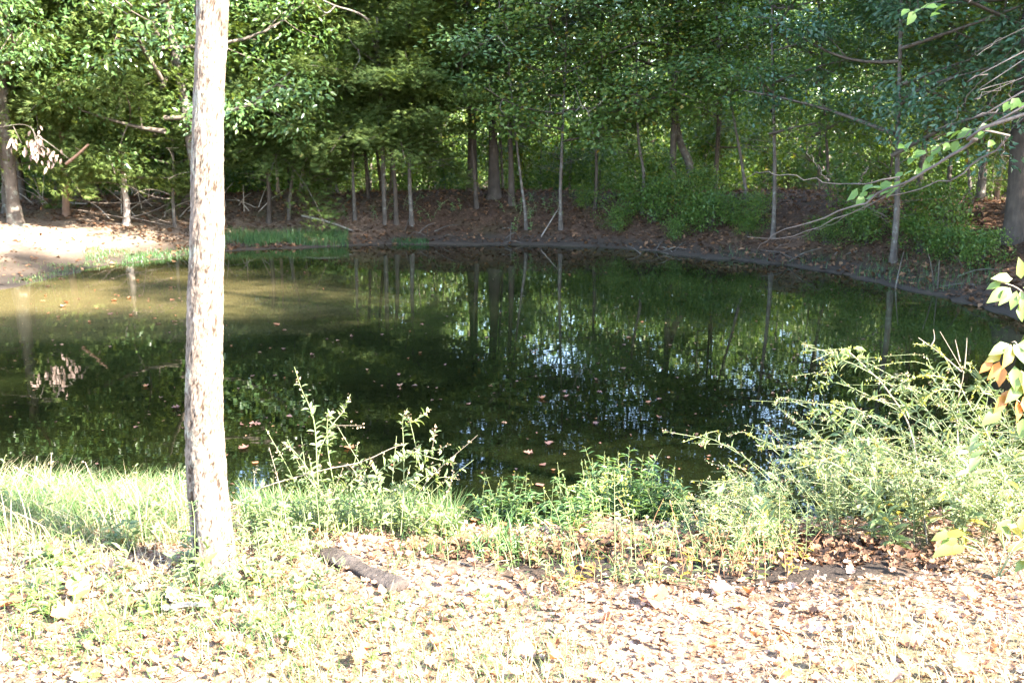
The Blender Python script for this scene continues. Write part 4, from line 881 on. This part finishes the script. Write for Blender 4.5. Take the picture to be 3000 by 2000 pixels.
# ---------------------------------------------------------------- weeds
def on_ground(x, y): return np.array([x, y, max(hz(x, y), -.05)])
LANCE_ME = {}
for mk in ('weed', 'broad', 'weed_blue', 'yellow_leaf', 'orange_leaf'):
    for wd in (.2, .32, .5):
        a = Acc(); a.scatter(LANCE_V, LANCE_F, [(0, 0, 0)], [(0, 1, 0)], [(0, 0, 1)], 1.0, wd); LANCE_ME[mk, wd] = a.mesh('leaf', M[mk])
class Plant:
    def __init__(s, name, label, cat, base, group=None):
        s.b = np.array(base, float); s.root = empty(name, s.b); tag(s.root, label, cat, group); s.acc = {}
    def stem(s, path, r0=.003, r1=.001, mat='green_stem', n=18, sides=5):
        c = curve(path, n); a = Acc(); a.tube(c - s.b, np.linspace(r0, r1, n), sides); link('stem', a.mesh('weed_stem', M[mat]), s.root); return c
    def leaves(s, c, n, size, wd, mat, t0=.1, t1=1.0, up=.35, spread=.9, single=0, taper=.4):
        m = len(c) - 1
        if n <= 0: return
        t = np.sort(t0 + (t1 - t0) * RNG.random(n)); k = np.minimum((t * m).astype(int), m - 1); fr = (t * m - k)[:, None]
        pos = c[k] * (1 - fr) + c[k + 1] * fr; tan = nrm(c[k + 1] - c[k])
        out = rdir(n); out -= (out * tan).sum(1, keepdims=True) * tan; out = nrm(out)
        ax = out * spread + tan * up; nor = tan * .9 + np.array([0, 0, .5]) + RNG.normal(size=(n, 3)) * .3
        sz = size * (.65 + .6 * RNG.random(n)) * (1 - taper * t)
        for i in range(min(single, n)):
            place_leaf('leaf', LANCE_ME[mat, wd], s.root, pos[i], ax[i], nor[i], float(sz[i]))
        if n > single: s.acc.setdefault(mat, Acc()).scatter(LANCE_V, LANCE_F, pos[single:] - s.b, ax[single:], nor[single:], sz[single:], sz[single:] * wd)
    def bits(s, c, n, size, mat, t0=.6, t1=1.0, off=.006):
        m = len(c) - 1; t = t0 + (t1 - t0) * RNG.random(n); k = np.minimum((t * m).astype(int), m - 1); fr = (t * m - k)[:, None]
        pos = c[k] * (1 - fr) + c[k + 1] * fr + RNG.normal(size=(n, 3)) * off
        sz = size * (.6 + .8 * RNG.random(n)); s.acc.setdefault(mat, Acc()).scatter(LEAF_V, LEAF_F, pos - s.b, rdir(n), rdir(n), sz, sz * .7)
    def done(s):
        for mat, a in s.acc.items():
            tag(link({'seed': 'seed_heads', 'bloom': 'flower_heads'}.get(mat, 'foliage'), a.mesh('weed_foliage', M[mat]), s.root), kind='stuff')

# the seed-tipped weed right of the near trunk
gb = G(850, 1232); Yw = gb[1]
pl = Plant('seeding_weed', 'tall sprawling weed with seed-tipped stems beside the near trunk, over the water', 'weed', gb)
S = [([(770, 1225), (734, 1138), (724, 988), (710, 932), (692, 893), (676, 842)], .004, 'green_stem', 18), ([(780, 1225), (731, 1068), (759, 984), (790, 942), (805, 905)], .003, 'green_stem', 14),
     ([(790, 1225), (755, 1047), (752, 963), (759, 945)], .003, 'green_stem', 20), ([(759, 984), (773, 977), (832, 977)], .002, 'pale_stem', 0), ([(790, 1215), (710, 1082), (682, 1043), (664, 1026), (647, 1015)], .0035, 'green_stem', 10),
     ([(520, 1172), (549, 1155), (601, 1120), (668, 1099), (759, 1075), (829, 1061), (906, 1026), (927, 1022)], .0045, 'pale_stem', 8), ([(920, 1228), (927, 1131), (927, 1033), (925, 963), (936, 937)], .003, 'green_stem', 14),
     ([(965, 1075), (955, 1026), (944, 977), (936, 952)], .0025, 'green_stem', 6), ([(923, 984), (962, 959), (990, 938)], .002, 'green_stem', 6), ([(820, 1180), (864, 1089), (927, 1047), (969, 1019)], .003, 'green_stem', 14),
     ([(900, 1075), (951, 1040), (1000, 1033), (1034, 1021)], .0025, 'green_stem', 10), ([(992, 1033), (996, 1010), (1000, 984)], .002, 'pale_stem', 3), ([(934, 1033), (1004, 1054), (1050, 1064)], .002, 'green_stem', 9),
     ([(880, 1150), (940, 1100), (969, 1078), (1011, 1064)], .002, 'green_stem', 12), ([(900, 1160), (976, 1096), (1009, 1084)], .002, 'green_stem', 10), ([(930, 1200), (997, 1103), (1053, 1100)], .002, 'green_stem', 9),
     ([(940, 1232), (986, 1190), (1014, 1155), (1032, 1120), (1041, 1084)], .0025, 'pale_stem', 5), ([(880, 1120), (934, 1138), (1004, 1173), (1050, 1194), (1074, 1199)], .0025, 'green_stem', 16), ([(1022, 1184), (1040, 1205), (1050, 1222)], .002, 'pale_stem', 4),
     ([(600, 1200), (587, 1138), (584, 1089), (594, 1068)], .002, 'pale_stem', 4), ([(760, 1232), (717, 1173), (727, 1096), (735, 1068)], .003, 'green_stem', 14), ([(840, 1230), (820, 1150), (830, 1090)], .003, 'green_stem', 22),
     ([(870, 1230), (880, 1160), (868, 1100), (850, 1060)], .003, 'green_stem', 22), ([(800, 1230), (770, 1160), (760, 1110)], .003, 'green_stem', 22), ([(700, 1225), (680, 1170), (650, 1130)], .003, 'green_stem', 18), ([(960, 1235), (980, 1200), (1010, 1180)], .003, 'green_stem', 16)]
for pxs, r, mt, nl in S:
    n_ = len(pxs); dy = RNG.normal() * .10
    c = pl.stem([P(u, v, Yw + dy * i / n_ + (.0 if v < 1200 else 0)) for i, (u, v) in enumerate(pxs)], r, r * .35, mt)
    pl.leaves(c, int(nl * 1.8), .056, .32, 'weed', .08, .85, .45, single=min(nl, 10)); pl.bits(c, 12, .011, 'seed', .68)
for k in range(14):
    u = 640 + 380 * RNG.random(); b_ = G(u, 1225 + 20 * RNG.random()); hh = .30 + .24 * RNG.random(); d_ = np.array([(u - 830) / 700 + RNG.normal() * .3, RNG.normal() * .2, 0])
    c = pl.stem([b_, b_ + np.array([0, 0, hh * .5]) + d_ * hh * .25, b_ + np.array([0, 0, hh]) + d_ * hh], .0024, .001, 'green_stem' if k % 3 else 'pale_stem', 12, 4)
    pl.leaves(c, 16, .05, .32, 'weed', .15, .9, .45); pl.bits(c, 9, .011, 'seed', .65)
for k in range(34):
    u = 600 + 430 * RNG.random(); b_ = G(u, 1222 + 25 * RNG.random()); hh = (.16 + .26 * RNG.random()) * (1 - .5 * abs(u - 800) / 260)
    d_ = np.array([(u - 800) / 900 + RNG.normal() * .25, RNG.normal() * .2, 0])
    c = pl.stem([b_, b_ + np.array([0, 0, hh * .5]) + d_ * hh * .3, b_ + np.array([0, 0, hh]) + d_ * hh], .0022, .001, 'green_stem', 10, 4)
    pl.leaves(c, int(10 + 34 * hh), .055, .32, 'weed', .1, 1, .45); pl.bits(c, 5, .010, 'seed', .75)
pl.done()

# generic upright weeds
def weed(name, label, cat, base, n, hgt, lean, leafn, size, wd, mat, stem='green_stem', group=None, tip=None, tipn=0, spread=.04, r=.002, t0=.08, up=.35, leaf_t1=.95, bias=(0, 0)):
    pl = Plant(name, label, cat, base, group)
    for i in range(n):
        b_ = base + np.array([RNG.normal() * spread, RNG.normal() * spread * .7, 0]); h = hgt * (.6 + .5 * RNG.random())
        d = np.array([bias[0] + RNG.normal() * lean, bias[1] + RNG.normal() * lean * .6, 0])
        b_[2] = max(hz(b_[0], b_[1]), -.06) - .01
        c = pl.stem([b_, b_ + np.array([0, 0, h * .5]) + d * h * .3, b_ + np.array([0, 0, h]) + d * h], r, r * .4, stem, 10, 4)
        pl.leaves(c, leafn, size, wd, mat, t0, leaf_t1, up)
        if tip: pl.bits(c, tipn, .008, tip, .75, 1.0, .004)
    pl.done(); return pl
for k, (u, v, n_, h) in enumerate([(1115, 1195, 6, .24), (1160, 1188, 6, .26), (1205, 1192, 5, .24), (1250, 1215, 5, .24), (1300, 1220, 6, .26), (1345, 1212, 6, .30), (1375, 1200, 7, .32), (1420, 1205, 7, .32),
                                   (1455, 1210, 7, .32), (1490, 1205, 7, .32), (1525, 1210, 6, .28), (1330, 1235, 4, .22), (1560, 1215, 5, .24), (1390, 1185, 6, .28), (1470, 1185, 6, .30)]):
    x, y = (Z0(u, v) if v < 1216 else G(u, v)[:2]); weed('smartweed', 'slender green smartweed growing out of the shallows at the near edge', 'weed', np.array([x, y, max(hz(x, y), -.04)]), n_ + 2, h * 1.3, .16, 17, .08, .2, 'weed_blue', group='smartweeds in the shallows', tip='bloom', tipn=5, spread=.05)
gp = G(1413, 1285)
pl = Plant('ragweed', 'single tall pale weed with short side spikes in front of the water weeds', 'weed', gp)
c = pl.stem([gp, P(1412, 1200, gp[1]), P(1411, 1079, gp[1])], .003, .001, 'green_stem'); pl.bits(c, 10, .009, 'bloom', .85)
for k in range(15):
    t = .42 + .55 * k / 15; q = gp * (1 - t) + P(1411, 1079, gp[1]) * t; sd = 1 if k % 2 else -1; L = .10 * (1.2 - t) + .02
    cc = pl.stem([q, q + np.array([sd * L * .6, RNG.normal() * .02, .012]), q + np.array([sd * L, RNG.normal() * .03, .012])], .0015, .0008, 'green_stem', 6, 4); pl.bits(cc, 9, .009, 'bloom', .2, 1, .003); pl.leaves(cc, 3, .03, .32, 'weed')
pl.done()
gs = G(1290, 1330)
pl = Plant('leaning_weed', 'pale drooping flower stalk arching left among the water weeds', 'weed', G(1275, 1265))
c = pl.stem([G(1275, 1265), P(1262, 1215, gs[1] + .35), P(1235, 1190, gs[1] + .35), P(1222, 1188, gs[1] + .35)], .002, .001); pl.leaves(c, 7, .05, .2, 'weed'); pl.bits(c, 10, .008, 'bloom', .7)
c = pl.stem([G(1400, 1240), P(1370, 1140, gp[1] + .1), P(1335, 1118, gp[1] + .1), P(1303, 1117, gp[1] + .1)], .002, .001); pl.leaves(c, 5, .05, .2, 'weed'); pl.bits(c, 26, .008, 'bloom', .5)
pl.done()
# red-stemmed weeds at the muddy edge
for k, (u, v, n_, h) in enumerate([(1540, 1320, 4, .2), (1590, 1335, 4, .18), (1640, 1320, 5, .24), (1690, 1330, 5, .26), (1735, 1325, 5, .24), (1260, 1330, 5, .11), (1340, 1335, 6, .12), (1410, 1330, 7, .12), (1480, 1335, 7, .12), (1530, 1345, 6, .10),
                                   (1300, 1350, 6, .09), (1450, 1350, 6, .09), (1800, 1320, 4, .2)]):
    weed('red_stemmed_weed', 'small weed with reddish stems and yellowing leaves at the muddy edge', 'weed', G(u, v), n_, h, .25, 7, .05, .2, 'weed' if k % 6 else 'yellow_leaf', 'red_stem', 'red-stemmed weeds at the muddy edge', spread=.06)

for (u, v, n_, h, lab) in [(1330, 1290, 40, .2, 'small grass tuft on the damp soil under the tall pale weed'), (1500, 1275, 40, .22, 'small grass tuft in the damp brown litter'), (1620, 1295, 36, .2, 'grass tuft among the reddish stems'), (1720, 1290, 36, .22, 'grass tuft at the left foot of the thicket'),
                           (1220, 1290, 40, .16, 'low grass tuft right of the bright broad-bladed one'), (1000, 1275, 50, .18, 'grass tuft between the log and the seed-tipped weed'), (930, 1300, 40, .14, 'grass tuft beside the far end of the log')]:
    tuft(u, v, n_, h, .004, lab, .07, (.3, 1.2))
for k in range(26):
    u, v = 1080 + 760 * RNG.random(), 1235 + 90 * RNG.random()
    weed('straggly_weed', 'thin straggly weed standing in the damp litter at the water edge', 'weed', G(u, v), 3, .12 + .14 * RNG.random(), .3, 9, .05, .2, 'weed' if k % 3 else 'weed_blue', 'red_stem' if k % 2 else 'green_stem', group='straggly weeds in the damp litter', tip='bloom', tipn=4, spread=.06)
for k in range(14):
    u, v = 720 + 620 * RNG.random(), 470 + 70 * RNG.random(); p = G(u, v)
    weed('seedling', 'small leafy seedling growing on the brown mound', 'seedling', p, 3, .25 + .3 * RNG.random(), .4, 12, .09, .5, 'weed_blue', group='seedlings on the brown mound', spread=.12, r=.004)
sticks('fallen_branch', 'thin pale pole leaning from the mound down to the water edge', 'fallen branch', [[G(1243, 546) + np.array([0, 0, .02]), P(1282, 480, G(1262, 520)[1] + .3)]], [(.014, .008)], M['dead_wood'])
for (u, v, n_, lab) in [(1215, 545, 4, 'tangle of grey roots and sticks at the far water edge below the leaning sapling'), (1540, 578, 4, 'few dark sticks at the far water edge below the bushes'), (1000, 540, 4, 'broken twigs low on the mound right of the close pair'), (1850, 600, 5, 'dead twigs fallen at the edge of the shaded right bank'), (2150, 655, 4, 'dead sticks on the shaded right bank by the water')]:
    p0 = G(u, v); ps, rs = [], []
    for k in range(n_ + 2):
        q = p0 + np.array([RNG.normal() * .35, RNG.normal() * .15, 0]); q[2] = max(hz(q[0], q[1]), 0); L = .3 + .5 * RNG.random(); d = np.array([RNG.normal(), RNG.normal() * .6 - .3, .12 + .25 * RNG.random()]); d = d / np.linalg.norm(d)
        ps.append([q, q + d * L * .5 + np.array([0, 0, .04]), q + d * L]); rs.append((.012, .004))
    sticks('brush_sticks', lab, 'sticks', ps, rs, M['bark_grey'], base=p0)
# goldenrods and asters on the right
gr = G(2200, 1300); Yg = 4.75
pl = Plant('goldenrod', 'tallest goldenrod with three arching yellow-green plumes by the right edge', 'weed', G(2330, 1240))
mainp = [G(2330, 1240), P(2300, 1080, 4.6), P(2268, 997, 4.65), P(2233, 941, 4.65), P(2208, 892, 4.7), P(2187, 850, 4.7), P(2163, 811, 4.7), P(2142, 794, 4.7), P(2096, 790, 4.7)]
for pth, n_ in ((mainp, 46), ([P(2208, 892, 4.7), P(2180, 871, 4.7), P(2128, 862, 4.7), P(2075, 874, 4.7)], 8), ([P(2219, 902, 4.7), P(2163, 894, 4.7), P(2128, 913, 4.7), P(2117, 927, 4.7)], 8), ([P(2235, 940, 4.7), P(2275, 880, 4.7), P(2310, 866, 4.7), P(2345, 868, 4.7)], 8)):
    c = pl.stem(pth, .004, .0015, n=26); pl.leaves(c, n_, .05, .2, 'weed', .1, .85, .5); pl.bits(c, 60 if n_ > 10 else 55, .012, 'bloom', .66 if n_ > 10 else .35, 1, .004)
pl.done()
pl = Plant('dead_stalk', 'dry forked brown stalk rising from the goldenrods', 'dead weed', G(2215, 1260))
for pth in ([G(2215, 1260), P(2198, 962, 4.8), P(2212, 864, 4.8), P(2208, 846, 4.8), P(2159, 761, 4.8)], [P(2208, 853, 4.8), P(2160, 812, 4.8), P(2109, 775, 4.8)], [P(2215, 846, 4.8), P(2219, 806, 4.8), P(2221, 776, 4.8)], [P(2138, 795, 4.8), P(2146, 778, 4.8), P(2144, 756, 4.8)], [P(2205, 830, 4.8), P(2194, 780, 4.8)]):
    c = pl.stem(pth, .004, .0015, 'pale_stem')
pl.done()
pl = Plant('woody_seedling', 'pale woody stem topped by a few bright leaves above the weeds', 'seedling', G(2130, 1250))
c = pl.stem([G(2130, 1250), P(2095, 1000, 4.9), P(2040, 899, 4.9), P(1990, 845, 4.9), P(1950, 808, 4.9)], .005, .003, 'pale_stem')
for (u, v, dx) in [(1955, 803, -1), (1960, 800, 1), (1948, 822, -1), (1968, 820, 1), (1956, 812, -.4)]: place_leaf('leaf', LANCE_ME['broad', .5], pl.root, P(u, v, 4.9), (dx, RNG.normal() * .3, -.05), (0, -.5, 1), .07)
pl.done()
clump = []
random.seed(11)
for i in range(88):
    u0 = 1620 + 800 * random.random(); yb = 4.2 + 1.2 * random.random()
    x = (u0 - 1176) / F_PX * yb * 1.08
    b_ = on_ground(x, yb)
    f = min(1, max(0, (u0 - 1700) / 480)); h = (.2 + .56 * f) * (.7 + .5 * random.random())
    if yb < 4.7: h *= .8
    if sdf(np.array([x]), np.array([yb]))[0] < -.1: continue
    kind = random.random()
    d = np.array([-.45 + random.gauss(0, .35), -.05 + random.gauss(0, .25), 0]); tip = b_ + np.array([0, 0, h]) + d * h
    if kind < .38:
        pl = Plant('goldenrod', 'arching goldenrod stem with narrow leaves in the thicket on the right', 'weed', b_, 'goldenrods in the thicket on the right')
        c = pl.stem([b_, b_ + np.array([0, 0, h * .55]) + d * h * .2, tip, tip + d * h * .25 + np.array([0, 0, -.03])], .003, .001, 'green_stem', 16)
        pl.leaves(c, int(60 * h / .6), .07, .2, 'weed', .05, .9, .5); pl.bits(c, 22, .011, 'bloom', .78, 1, .004)
        for k in range(3):
            q = c[int(8 + 2 * k)]; cc = pl.stem([q, q + np.array([random.gauss(-.05, .08), random.gauss(0, .05), .05]), q + np.array([random.gauss(-.12, .1), random.gauss(0, .08), .04])], .0015, .0008, 'green_stem', 7, 4)
            pl.leaves(cc, 9, .03, .2, 'weed'); pl.bits(cc, 14, .010, 'bloom' if k % 2 else 'seed', .4, 1, .004)
        pl.done()
    elif kind < .66:
        pl = Plant('aster', 'bushy grey-green aster with many fine leaves in the thicket on the right', 'weed', b_, 'asters in the thicket on the right')
        for k in range(5):
            dd = d + np.array([random.gauss(0, .3), random.gauss(0, .25), 0]); tp = b_ + np.array([0, 0, h * (.75 + .3 * random.random())]) + dd * h
            c = pl.stem([b_, b_ + np.array([0, 0, h * .5]) + dd * h * .3, tp], .0025, .001, 'green_stem', 12, 4); pl.leaves(c, int(46 * h / .6), .042, .2, 'weed', .15, 1, .5); pl.bits(c, 9, .010, 'seed', .7, 1, .008)
            for j in range(3):
                q = c[4 + 2 * j]; cc = pl.stem([q, q + np.array([random.gauss(0, .07), random.gauss(0, .06), .05]), q + np.array([random.gauss(0, .12), random.gauss(0, .1), .08])], .0013, .0007, 'green_stem', 6, 4); pl.leaves(cc, 12, .028, .2, 'weed'); pl.bits(cc, 6, .008, 'seed', .6, 1, .006)
        pl.done()
    else:
        pl = Plant('broad_weed', 'weed with broader pale leaves in the thicket on the right', 'weed', b_, 'broad-leaved weeds in the thicket on the right')
        c = pl.stem([b_, b_ + np.array([0, 0, h * .5]) + d * h * .3, tip], .003, .001, 'green_stem', 14); pl.leaves(c, int(44 * h / .6), .10, .32, 'weed', .05, 1, .4); pl.leaves(c, 3, .09, .32, 'yellow_leaf', .1, .7, .1)
        pl.done()
# left part of the thicket, lower and finer, by the water
for (u, v, n_, h) in [(1640, 1215, 4, .28), (1690, 1222, 4, .30), (1740, 1228, 5, .33), (1790, 1232, 5, .35), (1850, 1240, 6, .40), (1600, 1222, 3, .24), (1900, 1245, 6, .46), (1760, 1262, 3, .24), (1830, 1275, 4, .28)]:
    weed('aster', 'fine-leaved aster leaning left over the water at the end of the thicket', 'weed', G(u, v), n_, h, .3, 34, .04, .2, 'weed', group='asters over the water at the end of the thicket', tip='seed', tipn=8, spread=.06, bias=(-.3, 0))
# right edge: broad-leaved saplings
pl = Plant('broadleaf_sapling', 'broad-leaved sapling shoot with big bright leaves high at the right edge', 'sapling', G(2440, 1240))
c = pl.stem([G(2440, 1240), P(2420, 900, 4.5), P(2385, 720, 4.5), P(2340, 664, 4.5), P(2290, 646, 4.5)], .006, .002, 'pale_stem')
for (u, v, ax, s, m_) in [(2345, 640, (-.2, -.2, .9), .10, 'broad'), (2325, 640, (-.9, -.2, .1), .10, 'broad'), (2315, 660, (-.8, -.3, -.5), .12, 'broad'), (2320, 660, (-.5, -.4, -.7), .10, 'broad'), (2335, 668, (-.3, -.3, -.9), .09, 'broad'),
                          (2344, 668, (.1, -.3, -.9), .09, 'broad'), (2350, 660, (.8, -.3, -.2), .10, 'broad'), (2300, 648, (-.9, 0, -.4), .07, 'broad'), (2340, 700, (.2, -.3, -.9), .08, 'broad')]:
    place_leaf('leaf', LANCE_ME[m_, .5], pl.root, P(u, v, 4.5), ax, (RNG.normal() * .3, -1, .6), s)
pl.done()
pl = Plant('broadleaf_sapling', 'broad-leaved sapling turning yellow and orange at the right edge', 'sapling', G(2420, 1250))
c = pl.stem([G(2420, 1250), P(2390, 950, 4.4), P(2340, 800, 4.4), P(2322, 785, 4.4)], .006, .002, 'pale_stem')
c2 = pl.stem([P(2390, 950, 4.4), P(2350, 880, 4.4), P(2300, 850, 4.4)], .004, .002, 'pale_stem'); c3 = pl.stem([P(2400, 1000, 4.4), P(2350, 930, 4.4), P(2310, 905, 4.4)], .004, .002, 'pale_stem')
for (u, v, ax, s, m_) in [(2318, 790, (-.8, -.3, -.3), .11, 'broad'), (2322, 790, (-.3, -.4, -.8), .12, 'yellow_leaf'), (2328, 790, (.4, -.3, -.6), .11, 'broad'), (2335, 792, (.9, -.2, 0), .10, 'broad'), (2300, 815, (-.9, -.2, -.3), .08, 'yellow_leaf'),
                          (2296, 830, (-.5, -.3, -.8), .10, 'orange_leaf'), (2302, 838, (-.2, -.3, -.9), .10, 'orange_leaf'), (2280, 828, (-.7, -.2, -.6), .08, 'orange_leaf'), (2330, 840, (0, -.4, -.9), .12, 'broad'), (2345, 850, (.2, -.4, -.9), .12, 'yellow_leaf'),
                          (2318, 895, (-.4, -.2, -.8), .09, 'orange_leaf'), (2310, 905, (-.5, -.3, -.8), .10, 'orange_leaf'), (2335, 920, (.1, -.3, -.9), .10, 'orange_leaf'), (2350, 910, (.3, -.3, -.9), .10, 'orange_leaf'), (2300, 940, (-.8, -.3, -.5), .12, 'broad'), (2345, 880, (-.6, -.4, -.6), .12, 'broad'), (2350, 960, (-.2, -.4, -.9), .1, 'broad')]:
    place_leaf('leaf', LANCE_ME[m_, .5], pl.root, P(u, v, 4.4), ax, (RNG.normal() * .4, -1, .5), s)
pl.done()
# drooping big leaves at the foot of the thicket, right
pl = Plant('broad_weed', 'low weed with large half-shaded leaves at the foot of the thicket', 'weed', G(2290, 1330))
for k in range(6):
    q = pl.b + np.array([RNG.normal() * .1, RNG.normal() * .08, .12 + .12 * RNG.random()]); c = pl.stem([pl.b, (pl.b + q) / 2 + np.array([0, 0, .04]), q], .003, .0015, 'green_stem', 8)
    for j in range(3): place_leaf('leaf', LANCE_ME['broad' if (k + j) % 3 else 'yellow_leaf', .5], pl.root, q + RNG.normal(size=3) * .03, (RNG.normal() - .4, -.4 + RNG.normal() * .4, -.4), (0, -.5, 1), .07 + .03 * RNG.random())
pl.done()
# leafy weeds round the foot of the near tree and across the left of the bank
for k, (u, v, n_, h) in enumerate([(470, 1320, 4, .2), (500, 1345, 5, .2), (440, 1330, 3, .18), (560, 1300, 5, .22), (590, 1270, 5, .24), (620, 1300, 4, .2), (660, 1270, 5, .22), (540, 1240, 4, .26), (570, 1220, 4, .28), (700, 1290, 4, .16), (640, 1240, 5, .24),
                                   (400, 1300, 3, .16), (370, 1340, 3, .16), (330, 1380, 3, .14), (440, 1400, 3, .16), (250, 1330, 3, .16), (180, 1350, 3, .14), (100, 1320, 3, .16), (300, 1260, 3, .16), (530, 1370, 4, .15), (600, 1350, 4, .14), (680, 1330, 4, .14)]):
    weed('leafy_weed', 'low pale-leaved weed round the foot of the near tree', 'weed', G(u, v), n_, h, .35, 9, .06, .32, 'weed', group='low leafy weeds round the foot of the near tree', spread=.06)
for k, (u, v) in enumerate([(60, 1450), (130, 1500), (220, 1470), (290, 1500), (340, 1450), (420, 1480), (90, 1540), (380, 1530), (480, 1450), (560, 1440), (840, 1420), (830, 1520), (1110, 1380), (40, 1360), (780, 1380), (200, 1560), (540, 1500)]):
    weed('seedling', 'tiny green seedling in the litter of the near bank', 'seedling', G(u, v), 3, .07, .4, 5, .035, .5, 'broad', group='seedlings in the litter of the near bank', spread=.04)
pl = Plant('trunk_shoot', 'leafy green shoot growing against the left side of the near trunk', 'shoot', G(452, 1340))
c = pl.stem([pl.b, P(448, 1260, 3.38), P(446, 1190, 3.38), P(440, 1150, 3.38)], .002, .001); pl.leaves(c, 16, .05, .2, 'weed_blue', .3, 1, .3)
c = pl.stem([pl.b, P(470, 1290, 3.3), P(478, 1235, 3.3)], .002, .001); pl.leaves(c, 9, .07, .32, 'broad', .3, 1, .5, single=9); pl.done()
# dry stalks in the tall grass at the left
for pxs, lab in (([(245, 1180), (225, 1130), (195, 1060)], 'dry pale stalk leaning left in the tall grass'), ([(110, 1160), (115, 1110), (118, 1040)], 'dry pale stalk with a ragged top in the tall grass'), ([(200, 1190), (120, 1120), (30, 1070)], 'long bleached stalk lying across the tall grass')):
    b_ = G(*pxs[0]); pl = Plant('dry_stalk', lab, 'dead weed', b_); c = pl.stem([b_] + [P(u, v, b_[1]) for u, v in pxs[1:]], .004, .002, 'pale_stem'); pl.bits(c, 8, .014, 'seed', .8); pl.done()
b_ = G(1050, 1298); pl = Plant('bleached_stalk', 'long white bleached grass stalk bent over the mud beside the bright tuft', 'dead weed', b_)
pl.stem([b_, P(1060, 1292, b_[1] + .02), P(1108, 1311, b_[1] - .05), P(1150, 1335, b_[1] - .1)], .004, .002, 'pale_stem'); pl.stem([P(1112, 1303, b_[1]), P(1140, 1290, b_[1]), P(1170, 1285, b_[1])], .004, .002, 'pale_stem'); pl.done()

for k in range(16):
    u, v = -10 + 430 * RNG.random(), 1165 + 60 * RNG.random()
    weed('leafy_weed', 'leafy weed poking out of the tall grass on the left', 'weed', G(u, v), 3, .2 + .12 * RNG.random(), .3, 10, .06, .32 if k % 2 else .2, 'weed', group='leafy weeds in the tall grass on the left', tip='seed', tipn=5, spread=.05)
# several low weeds scattered through the left of the near bank
for k in range(34):
    u, v = 20 + 720 * RNG.random(), 1240 + 250 * RNG.random() ** 1.2
    weed('leafy_weed', 'small pale-leaved weed scattered over the left of the near bank', 'weed', G(u, v), 3, .10 + .09 * RNG.random(), .5, 8, .055, .32 if k % 2 else .5, 'weed' if k % 3 else 'broad', group='small weeds scattered over the left of the near bank', spread=.05)

# ---------------------------------------------------------------- the weathered log and a stick
p0, p1 = G(742, 1272), G(925, 1362); lg = Acc(); n_ = 30; sd = 14
L = np.linalg.norm(p1 - p0); ex = (p1 - p0) / L; ey = nrm(np.cross([0, 0, 1.0], ex)); ez = np.cross(ex, ey)
vs = []
for i in range(n_):
    t = i / (n_ - 1); c = p0 + (p1 - p0) * (t + (.03 * math.sin(i * 2.1) if i in (0, n_ - 1) else 0)) + ez * (.012 + .008 * t); w_ = .046 + .007 * math.sin(t * 9) + .004 * math.sin(t * 23); h_ = .017 + .003 * math.sin(t * 7 + 1)
    if i in (0, n_ - 1): w_ *= .8; h_ *= .7
    for j in range(sd):
        a = 2 * math.pi * j / sd; rr_ = 1 + .22 * mnoise.noise(Vector((t * 6, math.cos(a) * 2, math.sin(a) * 2)))
        crack = .35 * math.exp(-((a - 1.75) / .2) ** 2) * float(sstep(.45, .55, t) * sstep(.95, .8, t))
        sq = 1 / max(abs(math.cos(a)), abs(math.sin(a))) ** .5
        vs.append(c + ey * w_ * math.cos(a) * rr_ * sq + ez * h_ * math.sin(a) * (rr_ - crack) * sq)
i_ = np.arange(n_ - 1)[:, None] * sd; j_ = np.arange(sd)[None]; jn = (j_ + 1) % sd
lf = np.stack([i_ + j_, i_ + jn, i_ + sd + jn, i_ + sd + j_], -1).reshape(-1, 4)
caps = [np.array([list(range(sd))[::-1], list(range((n_ - 1) * sd, n_ * sd))])]
tag(link('log', mesh_of('log', np.array(vs), [lf] + caps, M['log'])), 'short weathered grey-brown log with a split end lying on the near bank', 'log')
a = Acc(); q0, q1 = G(378, 1408), G(482, 1402); a.tube(curve([q0 + np.array([0, 0, .02]), (q0 + q1) / 2 + np.array([0, 0, .03]), q1 + np.array([0, 0, .02])], 10), np.linspace(.011, .007, 10), 7)
tag(link('stick', a.mesh('stick', M['dead_wood'], True)), 'short grey stick lying in front of the near tree', 'stick')

# ---------------------------------------------------------------- which one is which: places within a row
bpy.context.view_layer.update()
ORD = 'first second third fourth fifth sixth seventh eighth ninth tenth eleventh twelfth thirteenth fourteenth fifteenth sixteenth seventeenth eighteenth nineteenth twentieth'.split()
def in_order(group, fmt):
    m = [o for o in SC.objects if o.get('group') == group and o.get('category')]
    m.sort(key=lambda o: o.location.x / max(o.location.y, .1))
    n = len(m)
    for i, o in enumerate(m):
        k = ('leftmost' if i == 0 else ORD[i] + ' from the left') if i < (n + 1) // 2 else ('rightmost' if i == n - 1 else ORD[n - 1 - i] + ' from the right')
        o['label'] = fmt.format(k)
in_order('dark bushes on the bank right of the mound', '{} of the dark green bushes on the bank right of the mound')
in_order('low bushes on the shaded right bank', '{} of the low dark bushes on the shaded right bank')
in_order('smartweeds in the shallows', '{} of the green smartweeds growing in the shallows')
in_order('red-stemmed weeds at the muddy edge', '{} of the reddish-stemmed weeds at the muddy edge')
in_order('asters over the water at the end of the thicket', '{} of the fine-leaved asters leaning over the water')
in_order('trees at the left end of the pond', '{} of the trees beyond the sunny beach')
in_order('low leafy weeds round the foot of the near tree', '{} of the pale-leaved weeds round the near tree foot')
in_order('seedlings in the litter of the near bank', '{} of the tiny green seedlings in the litter')
in_order('tall oaks beyond the weed thicket', '{} of the tall oaks beyond the weed thicket')
